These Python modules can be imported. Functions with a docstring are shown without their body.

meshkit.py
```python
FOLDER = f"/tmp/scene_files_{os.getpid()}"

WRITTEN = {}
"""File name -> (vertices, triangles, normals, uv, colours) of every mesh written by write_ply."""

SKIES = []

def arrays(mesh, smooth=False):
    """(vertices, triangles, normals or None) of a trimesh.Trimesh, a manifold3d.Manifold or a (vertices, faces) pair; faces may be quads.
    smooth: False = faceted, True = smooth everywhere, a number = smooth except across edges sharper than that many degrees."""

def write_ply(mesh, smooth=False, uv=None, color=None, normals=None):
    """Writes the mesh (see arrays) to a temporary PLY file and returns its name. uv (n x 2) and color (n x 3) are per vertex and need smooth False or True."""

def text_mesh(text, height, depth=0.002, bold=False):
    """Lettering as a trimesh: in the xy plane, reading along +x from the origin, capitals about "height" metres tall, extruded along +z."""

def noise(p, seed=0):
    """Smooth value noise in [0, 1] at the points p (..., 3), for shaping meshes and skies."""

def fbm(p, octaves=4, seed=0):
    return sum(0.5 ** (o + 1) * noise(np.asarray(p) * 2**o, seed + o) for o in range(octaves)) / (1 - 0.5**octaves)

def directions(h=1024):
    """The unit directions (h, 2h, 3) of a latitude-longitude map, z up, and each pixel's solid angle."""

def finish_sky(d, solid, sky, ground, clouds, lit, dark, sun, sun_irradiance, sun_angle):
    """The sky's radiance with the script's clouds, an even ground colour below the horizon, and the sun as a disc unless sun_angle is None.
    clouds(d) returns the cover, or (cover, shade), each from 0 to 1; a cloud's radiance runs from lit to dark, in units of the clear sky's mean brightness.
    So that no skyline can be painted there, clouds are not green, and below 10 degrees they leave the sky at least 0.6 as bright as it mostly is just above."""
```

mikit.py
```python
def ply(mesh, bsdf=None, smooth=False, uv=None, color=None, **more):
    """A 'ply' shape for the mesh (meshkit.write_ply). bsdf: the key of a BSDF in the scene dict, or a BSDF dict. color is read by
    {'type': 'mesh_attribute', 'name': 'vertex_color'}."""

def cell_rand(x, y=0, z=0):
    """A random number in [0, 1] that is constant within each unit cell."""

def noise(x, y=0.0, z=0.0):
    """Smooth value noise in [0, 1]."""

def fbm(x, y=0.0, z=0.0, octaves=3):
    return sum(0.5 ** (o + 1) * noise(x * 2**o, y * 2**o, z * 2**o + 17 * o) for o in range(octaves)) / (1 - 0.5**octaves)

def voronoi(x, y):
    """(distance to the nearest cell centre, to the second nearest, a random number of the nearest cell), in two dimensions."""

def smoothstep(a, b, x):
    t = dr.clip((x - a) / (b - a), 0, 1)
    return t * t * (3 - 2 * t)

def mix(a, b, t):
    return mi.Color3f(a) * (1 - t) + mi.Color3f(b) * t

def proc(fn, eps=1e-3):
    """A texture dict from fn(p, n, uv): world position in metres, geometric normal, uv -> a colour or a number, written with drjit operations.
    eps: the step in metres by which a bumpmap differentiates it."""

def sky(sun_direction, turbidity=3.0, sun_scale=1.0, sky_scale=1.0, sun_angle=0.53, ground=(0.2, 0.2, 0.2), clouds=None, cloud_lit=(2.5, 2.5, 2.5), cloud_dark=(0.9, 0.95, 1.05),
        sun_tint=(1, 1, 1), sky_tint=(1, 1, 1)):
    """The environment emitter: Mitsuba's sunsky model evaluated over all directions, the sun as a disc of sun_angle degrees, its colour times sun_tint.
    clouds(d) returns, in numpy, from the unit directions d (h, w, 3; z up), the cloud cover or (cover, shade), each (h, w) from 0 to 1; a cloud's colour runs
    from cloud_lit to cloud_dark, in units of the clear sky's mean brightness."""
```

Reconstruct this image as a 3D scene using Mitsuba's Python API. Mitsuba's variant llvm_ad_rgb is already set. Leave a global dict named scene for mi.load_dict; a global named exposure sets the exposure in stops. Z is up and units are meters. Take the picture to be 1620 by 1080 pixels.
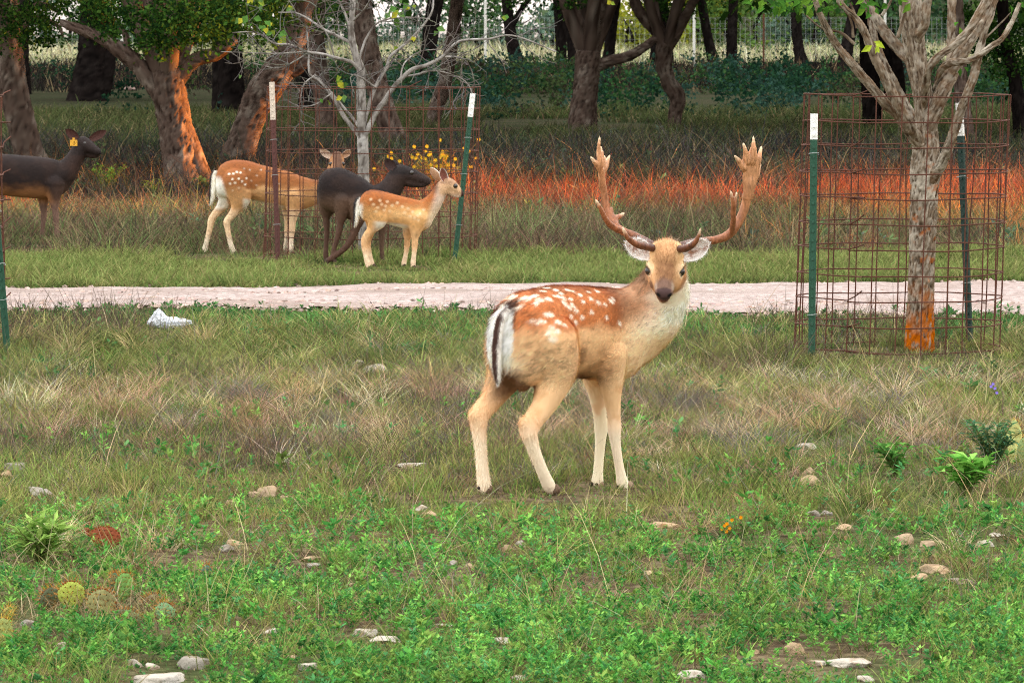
import math
import numpy as np
import trimesh
import mitsuba as mi
import drjit as dr
import mikit
import meshkit

# ---------------------------------------------------------------- camera, light, exposure
F, CX, CY, H, HORIZON = 9000.0, 810.0, 540.0, 1.92, 55.0          # focal length and picture rows of the 1620 x 1080 photograph
PITCH = math.atan((CY - HORIZON) / F)
SUN_AZ, SUN_EL = math.radians(5.0), math.radians(3.2)             # low evening sun, from the right
SUN = np.array([math.cos(SUN_AZ) * math.cos(SUN_EL), math.sin(SUN_AZ) * math.cos(SUN_EL), math.sin(SUN_EL)])
exposure = 5.35
scene, labels = {}, {}
scene['camera'] = {'type': 'thinlens', 'aperture_radius': 0.0035, 'focus_distance': 26.0, 'fov': math.degrees(2 * math.atan(CX / F)), 'fov_axis': 'x', 'near_clip': 0.5, 'far_clip': 3000.0,
                   'to_world': mi.ScalarTransform4f().look_at(origin=[0, 0, H], target=[0, 10, H - 10 * math.tan(PITCH)], up=[0, 0, 1])}


def cloud_cover(d):
    n = meshkit.fbm(d * np.array([3.0, 3.0, 7.0]) + 5.0, 4, 3)      # a thin even overcast, brightest overhead
    return np.clip(0.85 + 0.8 * (n - 0.5), 0.5, 1.0), np.clip(0.85 - 1.0 * d[..., 2] + 0.5 * (n - 0.5), 0, 1)


scene['sky'] = mikit.sky(SUN, turbidity=4, sun_scale=2.1, sky_scale=1.0, clouds=cloud_cover, cloud_lit=(2.9, 2.85, 2.8), cloud_dark=(0.95, 0.97, 1.03),
                         sun_tint=(1.0, 0.84, 0.66), ground=(0.12, 0.11, 0.08))

# ---------------------------------------------------------------- helpers
rng = np.random.default_rng(7)
TWIGS, LEAVES = {}, {}


def ray(px, py):
    x, y = (px - CX) / F, -(py - CY) / F
    c, s = math.cos(PITCH), math.sin(PITCH)
    return np.array([x, c + y * s, -s + y * c])


def W(px, py, d):
    """The point at distance d (along +y) in the direction of a spot of the photograph."""
    r = ray(px, py)
    return np.array([r[0] * d / r[1], d, H + r[2] * d / r[1]])


def rise(y):
    return np.interp(y, [0, 60, 78, 95, 120, 150, 187, 230, 3000], [0, 0, 0.10, 0.28, 0.59, 0.72, 0.77, 0.80, 0.9])


def ridge(y):
    """Height of the hill crest off to the right; the evening sun comes over its low saddle."""
    y = np.asarray(y, float)
    h = np.full_like(y, 15.0)
    for c, w, low in ((70.0, 10.6, 3.3), (84.6, 2.9, 3.7), (124.0, 3.0, 6.0)):
        t = np.clip(1.6 - np.abs(y - c) / w, 0, 1)
        t = t * t * (3 - 2 * t)
        h = np.minimum(h, 15 + (low - 15) * t)
    return h


def gz(x, y):
    x, y = np.asarray(x, float), np.asarray(y, float)
    p = np.stack(np.broadcast_arrays(x, y, 0 * x), -1)
    z = rise(y) + 0.05 * (meshkit.fbm(p * 0.45, 3, 11) - 0.5) + 0.03 * (meshkit.noise(p * 1.9, 5) - 0.5)
    flat = np.exp(-((x - 0.2) / 1.1) ** 2 - ((y - 23.7) / 1.5) ** 2)                  # level ground under the buck
    z = z * (1 - flat) - 0.004 * flat
    t = np.clip((x - 30) / 45.0, 0, 1)
    t2 = np.clip((x - 75) / 55.0, 0, 1)
    return z + ridge(y) * (t * t * (3 - 2 * t)) * (1 - 0.85 * t2 * t2 * (3 - 2 * t2))


def G(px, py):
    """The point of the ground seen at a spot of the photograph."""
    r = ray(px, py)
    r = r / r[1]
    lo, hi = 10.0, 600.0
    for _ in range(50):
        m = (lo + hi) / 2
        if H + r[2] * m > gz(r[0] * m, m):
            lo = m
        else:
            hi = m
    return np.array([r[0] * lo, lo, float(gz(r[0] * lo, lo))])


def lin(r, g, b):
    c = np.array([r, g, b], float) / 255.0
    return np.where(c <= 0.04045, c / 12.92, ((c + 0.055) / 1.055) ** 2.4)


USED = set()


def num(key):
    if key not in USED:
        USED.add(key)
        return key
    i = COUNT.get(key, 1)
    while f'{key}_{i:03d}' in USED:
        i += 1
    COUNT[key] = i + 1
    USED.add(f'{key}_{i:03d}')
    return f'{key}_{i:03d}'


COUNT = {}


def thing(name, label, cat, group=None):
    key = num(name)
    labels[key] = {'label': label, 'category': cat}
    if group:
        labels[key]['group'] = group
    return key


def put(key, mesh, bsdf, color=None, smooth=False, **more):
    scene[key] = mikit.ply(mesh, bsdf, smooth=smooth, color=color, **more)
    return key


def part(parent, name, mesh, bsdf, color=None, smooth=False, label=None, stuff=False):
    key = num(parent + '__' + name)
    put(key, mesh, bsdf, color, smooth)
    if label or stuff:
        labels[key] = {}
        if label:
            labels[key]['label'] = label
        if stuff:
            labels[key]['kind'] = 'stuff'
    return key


def structure(name, mesh, bsdf, color=None, smooth=True):
    put(name, mesh, bsdf, color, smooth)
    labels[name] = {'kind': 'structure'}


def stuff(name, mesh, bsdf, color, label, cat):
    put(name, mesh, bsdf, color, False)
    labels[name] = {'kind': 'stuff', 'label': label, 'category': cat}


def along_coords(p, r, sides):
    """Coordinates on a tube for bark: round the limb, and the length along it."""
    s = np.r_[0, np.cumsum(np.linalg.norm(np.diff(p, axis=0), axis=1))]
    th = np.arange(sides) * 2 * np.pi / sides
    R = float(np.mean(r))
    q = np.stack([np.tile(np.cos(th) * R, (len(p), 1)), np.tile(np.sin(th) * R, (len(p), 1)), np.repeat(s[:, None], sides, 1)], -1).reshape(-1, 3)
    return np.vstack([q, [[0, 0, s[0]], [0, 0, s[-1]]]])


def join(parts):
    """(vertices, faces, colours) of several."""
    vs, fs, cs, at = [], [], [], 0
    for v, f, c in parts:
        vs.append(v)
        fs.append(np.asarray(f) + at)
        cs.append(np.broadcast_to(c, (len(v), 3)))
        at += len(v)
    return np.vstack(vs), np.vstack(fs), np.vstack(cs)


def unit(v):
    v = np.asarray(v, float)
    return v / np.maximum(np.linalg.norm(v, axis=-1, keepdims=True), 1e-12)


def spline(pts, n):
    """Catmull-Rom through rows of any width, resampled to n rows."""
    p = np.asarray(pts, float)
    if len(p) == 2:
        return p[0] + (p[1] - p[0]) * np.linspace(0, 1, n)[:, None]
    q = np.vstack([2 * p[0] - p[1], p, 2 * p[-1] - p[-2]])
    seg = np.linalg.norm(np.diff(p[:, :3], axis=0), axis=1)
    s = np.r_[0, np.cumsum(seg)]
    u = np.interp(np.linspace(0, s[-1], n), s, np.arange(len(p)))
    i = np.minimum(u.astype(int), len(p) - 2)
    t = (u - i)[:, None]
    a, b, c, d = q[i], q[i + 1], q[i + 2], q[i + 3]
    return 0.5 * (2 * b + (c - a) * t + (2 * a - 5 * b + 4 * c - d) * t ** 2 + (3 * b - a - 3 * c + d) * t ** 3)


def tube(pts, rad, sides=6, cap=True, shape=None):
    """A tube along points; shape(u, angle) -> factor of the radius. Returns vertices, faces, (along, angle) per vertex."""
    p, r = np.asarray(pts, float), np.broadcast_to(np.asarray(rad, float), len(pts))
    n = len(p)
    tan = unit(np.gradient(p, axis=0))
    ref = np.array([0.0, 1.0, 0.0]) if abs(tan[:, 1]).mean() < 0.8 else np.array([1.0, 0, 0])
    a = unit(np.cross(ref, tan))
    b = np.cross(tan, a)
    th = np.arange(sides) * 2 * np.pi / sides
    k = np.ones((n, sides)) if shape is None else shape(np.arange(n)[:, None] * np.ones(sides), np.ones(n)[:, None] * th)
    v = p[:, None] + (np.cos(th)[None, :, None] * a[:, None] + np.sin(th)[None, :, None] * b[:, None]) * (r[:, None] * k)[..., None]
    i, j = np.meshgrid(np.arange(n - 1), np.arange(sides), indexing='ij')
    i, j = i.ravel(), j.ravel()
    j2 = (j + 1) % sides
    f = np.vstack([np.stack([i * sides + j, i * sides + j2, (i + 1) * sides + j2], 1), np.stack([i * sides + j, (i + 1) * sides + j2, (i + 1) * sides + j], 1)])
    v = v.reshape(-1, 3)
    if cap:
        m = len(v)
        v = np.vstack([v, p[0], p[-1]])
        q = np.arange(sides)
        q2 = (q + 1) % sides
        f = np.vstack([f, np.stack([q2, q, np.full(sides, m)], 1), np.stack([(n - 1) * sides + q, (n - 1) * sides + q2, np.full(sides, m + 1)], 1)])
    return v, f


def box(a, b):
    m = trimesh.creation.box(bounds=[a, b])
    return np.array(m.vertices), np.array(m.faces)


def vary(c, n, amount=0.15, hue=0.06, r=None):
    """n colours round c."""
    r = r or rng
    return np.clip(np.asarray(c) * (1 + amount * r.standard_normal((n, 1))) * (1 + hue * r.standard_normal((n, 3))), 0.004, 0.95)


def blades(root, length, width, az, lean, droop, col, col2=None, seg=3):
    """Ribbon leaves of grass: root (n, 3); lean = how far the tip goes sideways, droop = how far it bends, as parts of the length."""
    n = len(root)
    out = np.stack([np.cos(az), np.sin(az), 0 * az], 1)
    face = az + rng.uniform(0, 2 * np.pi, n)
    side = np.stack([np.cos(face), np.sin(face), 0 * az], 1) * (width / 2)[:, None]
    rows = []
    for k in range(seg):
        t = k / seg
        sp = root + out * (length * (lean * t + droop * t * t))[:, None]
        sp[:, 2] += length * (t * np.sqrt(np.maximum(1 - lean ** 2, 0.1)) - 0.55 * droop * t * t)
        w = side * (1 - 0.45 * t)
        rows += [sp - w, sp + w]
    tip = root + out * (length * (lean + droop))[:, None]
    tip[:, 2] += length * (np.sqrt(np.maximum(1 - lean ** 2, 0.1)) - 0.55 * droop)
    v = np.stack(rows + [tip], 1)
    m = v.shape[1]
    f = []
    for k in range(seg - 1):
        a = 2 * k
        f += [[a, a + 1, a + 3], [a, a + 3, a + 2]]
    f += [[m - 3, m - 2, m - 1]]
    f = (np.arange(n)[:, None, None] * m + np.array(f)[None]).reshape(-1, 3)
    c = np.repeat(col[:, None], m, 1)
    if col2 is not None:
        t = np.r_[np.repeat(np.arange(seg) / seg, 2), 1.0]
        c = c * (1 - t)[None, :, None] + col2[:, None] * t[None, :, None]
    return v.reshape(-1, 3), f, c.reshape(-1, 3)


def leaves(pos, direc, normal, length, width, col, fold=0.25):
    """Pointed leaves, each four triangles folded along the midrib."""
    n = len(pos)
    d = unit(direc)
    s = unit(np.cross(d, normal))
    up = np.cross(s, d)
    L, Wd = length[:, None], width[:, None]
    v = np.stack([pos, pos + d * L * 0.45 + s * Wd * 0.5 + up * Wd * fold, pos + d * L * 0.5, pos + d * L * 0.45 - s * Wd * 0.5 + up * Wd * fold, pos + d * L - up * L * 0.12], 1)
    f = np.array([[0, 1, 2], [0, 2, 3], [2, 1, 4], [3, 2, 4]])
    f = (np.arange(n)[:, None, None] * 5 + f[None]).reshape(-1, 3)
    return v.reshape(-1, 3), f, np.repeat(col, 5, 0)


def small_leaves(pos, direc, normal, length, width, col):
    """Two-triangle leaves for masses of foliage."""
    n = len(pos)
    d = unit(direc)
    s = unit(np.cross(d, normal)) * (width / 2)[:, None]
    L = length[:, None]
    v = np.stack([pos, pos + d * L * 0.5 + s, pos + d * L, pos + d * L * 0.5 - s], 1)
    f = (np.arange(n)[:, None, None] * 4 + np.array([[0, 1, 2], [0, 2, 3]])[None]).reshape(-1, 3)
    return v.reshape(-1, 3), f, np.repeat(col, 4, 0)


# ---------------------------------------------------------------- materials
VC = {'type': 'mesh_attribute', 'name': 'vertex_color'}
scene['blade'] = {'type': 'principledthin', 'base_color': VC, 'roughness': 0.65, 'diff_trans': 0.45, 'spec_trans': 0.0}
scene['leaf_skin'] = {'type': 'principledthin', 'base_color': VC, 'roughness': 0.45, 'diff_trans': 0.5, 'spec_trans': 0.0}
scene['matte'] = {'type': 'twosided', 'bsdf': {'type': 'diffuse', 'reflectance': VC}}
scene['coat'] = {'type': 'twosided', 'bsdf': {'type': 'principled', 'base_color': VC, 'roughness': 0.75, 'sheen': 0.08, 'specular': 0.25}}
scene['antler_horn'] = {'type': 'twosided', 'bsdf': {'type': 'principled', 'base_color': VC, 'roughness': 0.45, 'specular': 0.4}}
scene['eye_wet'] = {'type': 'principled', 'base_color': {'type': 'rgb', 'value': [0.012, 0.007, 0.004]}, 'roughness': 0.06, 'clearcoat': 1.0, 'specular': 0.6}
scene['painted_metal'] = {'type': 'twosided', 'bsdf': {'type': 'principled', 'base_color': VC, 'roughness': 0.5, 'specular': 0.4}}


def stone_color(p, n, uv):
    a = mikit.fbm(p.x * 22, p.y * 22, p.z * 30, 3)
    b = mikit.noise(p.x * 90, p.y * 90, p.z * 90)
    c = mikit.fbm(p.x * 6 + 40, p.y * 6, p.z * 9, 2)
    base = mikit.mix([0.50, 0.45, 0.38], [0.30, 0.22, 0.145], mikit.smoothstep(0.45, 0.75, a))
    base = mikit.mix(base, [0.30, 0.29, 0.28], mikit.smoothstep(0.55, 0.8, c) * 0.5)
    return base * (0.8 + 0.35 * b)


scene['limestone'] = {'type': 'twosided', 'bsdf': {'type': 'diffuse', 'reflectance': mikit.proc(stone_color)}}
scene['tan_stone'] = {'type': 'twosided', 'bsdf': {'type': 'diffuse', 'reflectance': mikit.proc(lambda p, n, uv: stone_color(p, n, uv) * mi.Color3f(0.92, 0.74, 0.55))}}
scene['grey_stone'] = {'type': 'twosided', 'bsdf': {'type': 'diffuse', 'reflectance': mikit.proc(lambda p, n, uv: stone_color(p, n, uv) * mi.Color3f(0.66, 0.66, 0.66))}}


def soil_color(p, n, uv):
    a = mikit.fbm(p.x * 1.3, p.y * 1.3, 0, 3)
    b = mikit.fbm(p.x * 17, p.y * 17, 3, 3)
    c = mikit.noise(p.x * 70, p.y * 70, 9)
    far = mikit.smoothstep(60, 110, p.y)
    thatch = mikit.mix([0.085, 0.062, 0.040], [0.16, 0.125, 0.075], mikit.smoothstep(0.35, 0.7, b))
    green = mikit.mix([0.035, 0.060, 0.020], [0.07, 0.10, 0.035], b)
    col = mikit.mix(thatch, green, mikit.smoothstep(0.4, 0.62, a) * 0.7)
    col = mikit.mix(col, [0.030, 0.034, 0.021], far * 0.85)
    return col * (0.7 + 0.6 * c)


scene['soil'] = {'type': 'twosided', 'bsdf': {'type': 'diffuse', 'reflectance': mikit.proc(soil_color)}}


def gravel_color(p, n, uv):
    a = mikit.fbm(p.x * 1.1, p.y * 0.9, 0, 3)
    d1, d2, k = mikit.voronoi(p.x * 26, p.y * 26)
    b = mikit.noise(p.x * 120, p.y * 120, 4)
    col = mikit.mix([0.33, 0.26, 0.235], [0.53, 0.44, 0.41], k)
    col = mikit.mix(col, [0.33, 0.255, 0.22], mikit.smoothstep(0.42, 0.7, a) * 0.75)
    rut = mikit.fbm(p.x * 0.35 + 7, p.y * 3.1, 2, 3)
    col = mikit.mix(col, [0.30, 0.235, 0.205], mikit.smoothstep(0.52, 0.68, rut) * 0.7)
    return col * (0.82 + 0.3 * b) * (0.75 + 0.25 * mikit.smoothstep(0.0, 0.12, d2 - d1))


scene['road_gravel'] = {'type': 'twosided', 'bsdf': {'type': 'diffuse', 'reflectance': mikit.proc(gravel_color)}}


def rust_color(p, n, uv):
    a = mikit.fbm(p.x * 30, p.y * 30, p.z * 30, 2)
    return mikit.mix([0.07, 0.024, 0.016], [0.15, 0.05, 0.026], a)


scene['rust'] = {'type': 'twosided', 'bsdf': {'type': 'principled', 'base_color': mikit.proc(rust_color), 'roughness': 0.7, 'metallic': 0.2}}
scene['galvanised'] = {'type': 'twosided', 'bsdf': {'type': 'diffuse', 'reflectance': {'type': 'rgb', 'value': [0.42, 0.45, 0.44]}}}

# ---------------------------------------------------------------- the setting: ground, gravel road
def grid_mesh(xs, ys, lift=0.0):
    X, Y = np.meshgrid(xs, ys)
    v = np.stack([X, Y, gz(X, Y) + lift], -1).reshape(-1, 3)
    n, m = len(ys), len(xs)
    i, j = np.meshgrid(np.arange(n - 1), np.arange(m - 1), indexing='ij')
    a = (i * m + j).ravel()
    f = np.vstack([np.stack([a, a + 1, a + m + 1], 1), np.stack([a, a + m + 1, a + m], 1)])
    return v, f


xs = np.r_[-900, -500, -300, -200, -150, np.arange(-110, -24, 6), np.arange(-24, -8, 1.5), np.arange(-8, 8, 0.3), np.arange(8, 30, 1.5), np.arange(30, 140, 3), 160, 200, 300, 500, 900]
ys = np.r_[-400, -200, -100, -50, -30, np.arange(-20, 14, 2), np.arange(14, 60, 0.3), np.arange(60, 110, 0.8), np.arange(110, 240, 2), 250, 280, 320, 400, 600, 1000, 2000]
structure('ground', grid_mesh(xs, ys), 'soil')


def road_near(x):
    return 39.75 - 0.07 * (x + 4) + 0.75 * (meshkit.noise(np.stack([x * 1.1, 0 * x, 0 * x], -1), 2) - 0.5) + 0.35 * (meshkit.noise(np.stack([x * 3.7, 0 * x, 0 * x], -1), 4) - 0.5)


def road_far(x):
    return 42.75 + 0.15 * (x + 4.5) + 0.1 * (meshkit.noise(np.stack([x * 1.7, 0 * x, 0 * x], -1), 3) - 0.5)


rx = np.arange(-40, 40, 0.12)
rt = np.linspace(0, 1, 26)
RX, RT = np.meshgrid(rx, rt)
RY = road_near(rx)[None] * (1 - RT) + road_far(rx)[None] * RT
crown = 0.02 * np.sin(np.pi * RT) - 0.025 * (np.exp(-((RT - 0.3) / 0.1) ** 2) + np.exp(-((RT - 0.72) / 0.1) ** 2))
RZ = gz(RX, RY) + 0.012 + 0.6 * np.maximum(crown, -0.004) + 0.012 * meshkit.noise(np.stack([RX * 9, RY * 9, 0 * RX], -1), 8)
n, m = RX.shape
i, j = np.meshgrid(np.arange(n - 1), np.arange(m - 1), indexing='ij')
a = (i * m + j).ravel()
structure('gravel_road', (np.stack([RX, RY, RZ], -1).reshape(-1, 3), np.vstack([np.stack([a, a + 1, a + m + 1], 1), np.stack([a, a + m + 1, a + m], 1)])), 'road_gravel')

# ---------------------------------------------------------------- trees
OAK = (lin(94, 78, 70), lin(52, 40, 35), lin(138, 126, 116))
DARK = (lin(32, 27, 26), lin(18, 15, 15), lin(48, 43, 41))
PALE = (lin(126, 110, 93), lin(78, 62, 49), lin(194, 184, 168))
WHITE = (lin(148, 142, 136), lin(92, 84, 78), lin(186, 182, 178))


def bark_tube(pts, rad, colors, sides, step, depth, freq=36.0, seed=0, flecks=0.12):
    """A limb with furrowed bark: pts (n, 3), rad (n)."""
    L = np.linalg.norm(np.diff(pts, axis=0), axis=1).sum()
    n = max(4, int(L / step))
    pr = spline(np.column_stack([pts, rad]), n)
    p, r = pr[:, :3], np.maximum(pr[:, 3], 0.002)
    v, f = tube(p, r, sides)
    c = np.vstack([np.repeat(p, sides, 0), p[:1], p[-1:]])
    rr = np.r_[np.repeat(r, sides), r[0], r[-1]]
    out = unit(v - c + 1e-9)
    q = along_coords(p, r, sides) * np.array([freq, freq, freq * 0.2]) + seed * 3.7 + 0.9 * (meshkit.noise(v * freq * 0.5, 9)[:, None] - 0.5)
    g = 1 - np.abs(2 * meshkit.noise(q, 21) - 1)
    g2 = 1 - np.abs(2 * meshkit.noise(q * 2.1, 22) - 1)
    h = 0.65 * g + 0.35 * g2
    big = meshkit.fbm(v * 2.6 + seed, 2, 31) - 0.5
    v = v + out * (rr * (0.13 * big))[:, None] + out * np.minimum(depth, rr * 0.35)[:, None] * (h - 0.6)[:, None] * 2
    t = np.clip((h - 0.5) / 0.26, 0, 1)[:, None]
    col = np.asarray(colors[1]) * (1 - t) + np.asarray(colors[0]) * t
    lich = np.clip((meshkit.fbm(v * np.array([9, 9, 6.0]) + seed, 3, 41) - 0.56) / 0.12, 0, 1)[:, None] * np.clip((h - 0.5) / 0.25, 0, 1)[:, None]
    col = col * (1 - 0.75 * lich) + np.asarray(colors[2]) * 0.75 * lich
    fl = along_coords(p, r, sides) * np.array([freq * 1.3, freq * 1.3, freq * 0.24]) + seed * 1.7 + 1.2 * (meshkit.noise(v * freq * 0.6, 19)[:, None] - 0.5)
    fl = np.clip((meshkit.fbm(fl, 2, 43) - 0.50) / 0.07, 0, 1)[:, None] * flecks                        # pale flakes on the ridges
    col = col * (1 - fl) + np.asarray(colors[2]) * fl
    col = col * (0.72 + 0.56 * meshkit.noise(v * 55, 51))[:, None]
    return v, f, col


def pix_path(path, d):
    """Rows (px, py, width in px [, depth offset]) of the photograph at distance d -> points and radii."""
    pts = np.array([W(p[0], p[1], d + (p[3] if len(p) > 3 else 0)) for p in path])
    return pts, np.array([p[2] / 2 / F * d for p in path])


def cluster_leaves(centers, radii, n, size, palette, r, out_bias=0.5, pick=None):
    """Leaf clumps through the volumes of a crown: centres (k, 3), radii (k, 3), n leaves in all."""
    k = len(centers)
    w = np.prod(radii, 1) ** (2 / 3)
    ns = max(6, n // 13)
    si = r.choice(k, ns, p=w / w.sum())
    u = unit(r.standard_normal((ns, 3)))
    c0 = centers[si] + radii[si] * u * (r.uniform(0, 1, (ns, 1)) ** 0.45) * r.uniform(0.75, 1.12, (ns, 1))
    tw = unit(u + 0.8 * r.standard_normal((ns, 3)) + [0, 0, -0.15])          # twig of each spray
    tl = size * r.uniform(2.0, 6.5, ns)
    idx = r.integers(0, ns, n)
    pos = c0[idx] + tw[idx] * (tl[idx] * r.random(n))[:, None] + size * 0.55 * r.standard_normal((n, 3))
    direc = unit(tw[idx] * 0.6 + r.standard_normal((n, 3)) * 0.9)
    nor = unit(r.standard_normal((n, 3)) + np.array([0, 0, 0.8]))
    L = size * r.uniform(0.7, 1.35, n)
    tone = r.uniform(0.8, 1.25, (ns, 1))
    col = np.clip(np.asarray(palette)[r.integers(0, len(palette), n)] * tone[idx] * r.uniform(0.75, 1.3, (n, 1)), 0.004, 0.8)
    return small_leaves(pos, direc, nor, L, L * r.uniform(0.5, 0.75, n), col)


OAK_LEAF = [lin(46, 78, 30), lin(58, 92, 36), lin(36, 62, 28), lin(76, 108, 46), lin(28, 52, 28)]
FAR_LEAF = [lin(84, 112, 62), lin(96, 124, 62), lin(70, 98, 58), lin(60, 86, 60), lin(120, 134, 66)]


def tree(name, label, stem, limbs, bark, d=None, base=None, crowns=(), overhead=None, sides=26, step=0.05, depth=0.02, leaf=0.06, leaf_n=0, palette=OAK_LEAF, group=None, seed=1, cat='tree'):
    """stem: rows (px, py, width) upwards from the ground; limbs: lists of such rows; crowns: (px, py, rx, ry, depth offset) in pixels."""
    r = np.random.default_rng(seed)
    g = G(*stem[0][:2]) if d is None else None
    d = g[1] if d is None else d
    key = thing(name, label, cat, group)
    pts, rad = pix_path(stem, d)
    foot = pts[0].copy()
    foot[2] = gz(foot[0], foot[1]) - 0.12
    below = np.vstack([foot + [0, 0, 0], pts[0] + [0, 0, 0.03]])
    pts = np.vstack([below[:1], pts + np.array([[0, 0, 0.02]] + [[0, 0, 0]] * (len(pts) - 1))])
    rad = np.r_[rad[0] * 1.28, rad[0] * 1.08, rad[1:]]
    parts = [bark_tube(pts, rad, bark, sides, step, depth, seed=seed)]
    for l in limbs:
        lp, lr = pix_path(l, d)
        parts.append(bark_tube(lp, lr, bark, max(8, sides // 2), step, depth * 0.6, seed=seed + 1))
    top = pts[-1]
    if overhead is not None:  # the limbs that rise out of the picture into the crown
        oz, orad, on = overhead
        for k in range(4):
            a = k * 1.6 + seed
            tip = top + np.array([math.cos(a) * orad * 0.6, math.sin(a) * orad * 0.6, max(0.8, oz - top[2])])
            parts.append(bark_tube(np.vstack([top - [0, 0, 0.15], (top + tip) / 2 + [0, 0, 0.3], tip]), np.array([rad[-1] * 0.7, rad[-1] * 0.4, 0.02]), bark, 8, 0.2, depth * 0.5, seed=seed))
    part(key, 'trunk', join(parts)[:2], 'matte', join(parts)[2], smooth=True)
    fol = []
    if crowns:
        cs = np.array([W(c[0], c[1], d + c[4]) for c in crowns])
        rs = np.array([[c[2] / F * d, max(c[2], c[3]) / F * d, c[3] / F * d] for c in crowns])
        fol.append(cluster_leaves(cs, rs, leaf_n, leaf, palette, r))
    if overhead is not None:
        oz, orad, on = overhead
        k = 7
        cs = top + np.column_stack([r.normal(0, orad * 0.5, k), r.normal(0, orad * 0.5, k), oz - top[2] + r.uniform(-0.4, 1.2, k)])
        cs[:, 2] = np.maximum(cs[:, 2], 55 / F * d + H * 0 + 1.92 + 0.4)
        fol.append(cluster_leaves(cs, np.tile([orad * 0.75, orad * 0.75, orad * 0.38], (k, 1)), int(on * 2.2), 0.24, palette, r))
    if fol:
        v, f, c = join(fol)
        part(key, 'crown', (v, f), 'leaf_skin', c)
    return key


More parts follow.
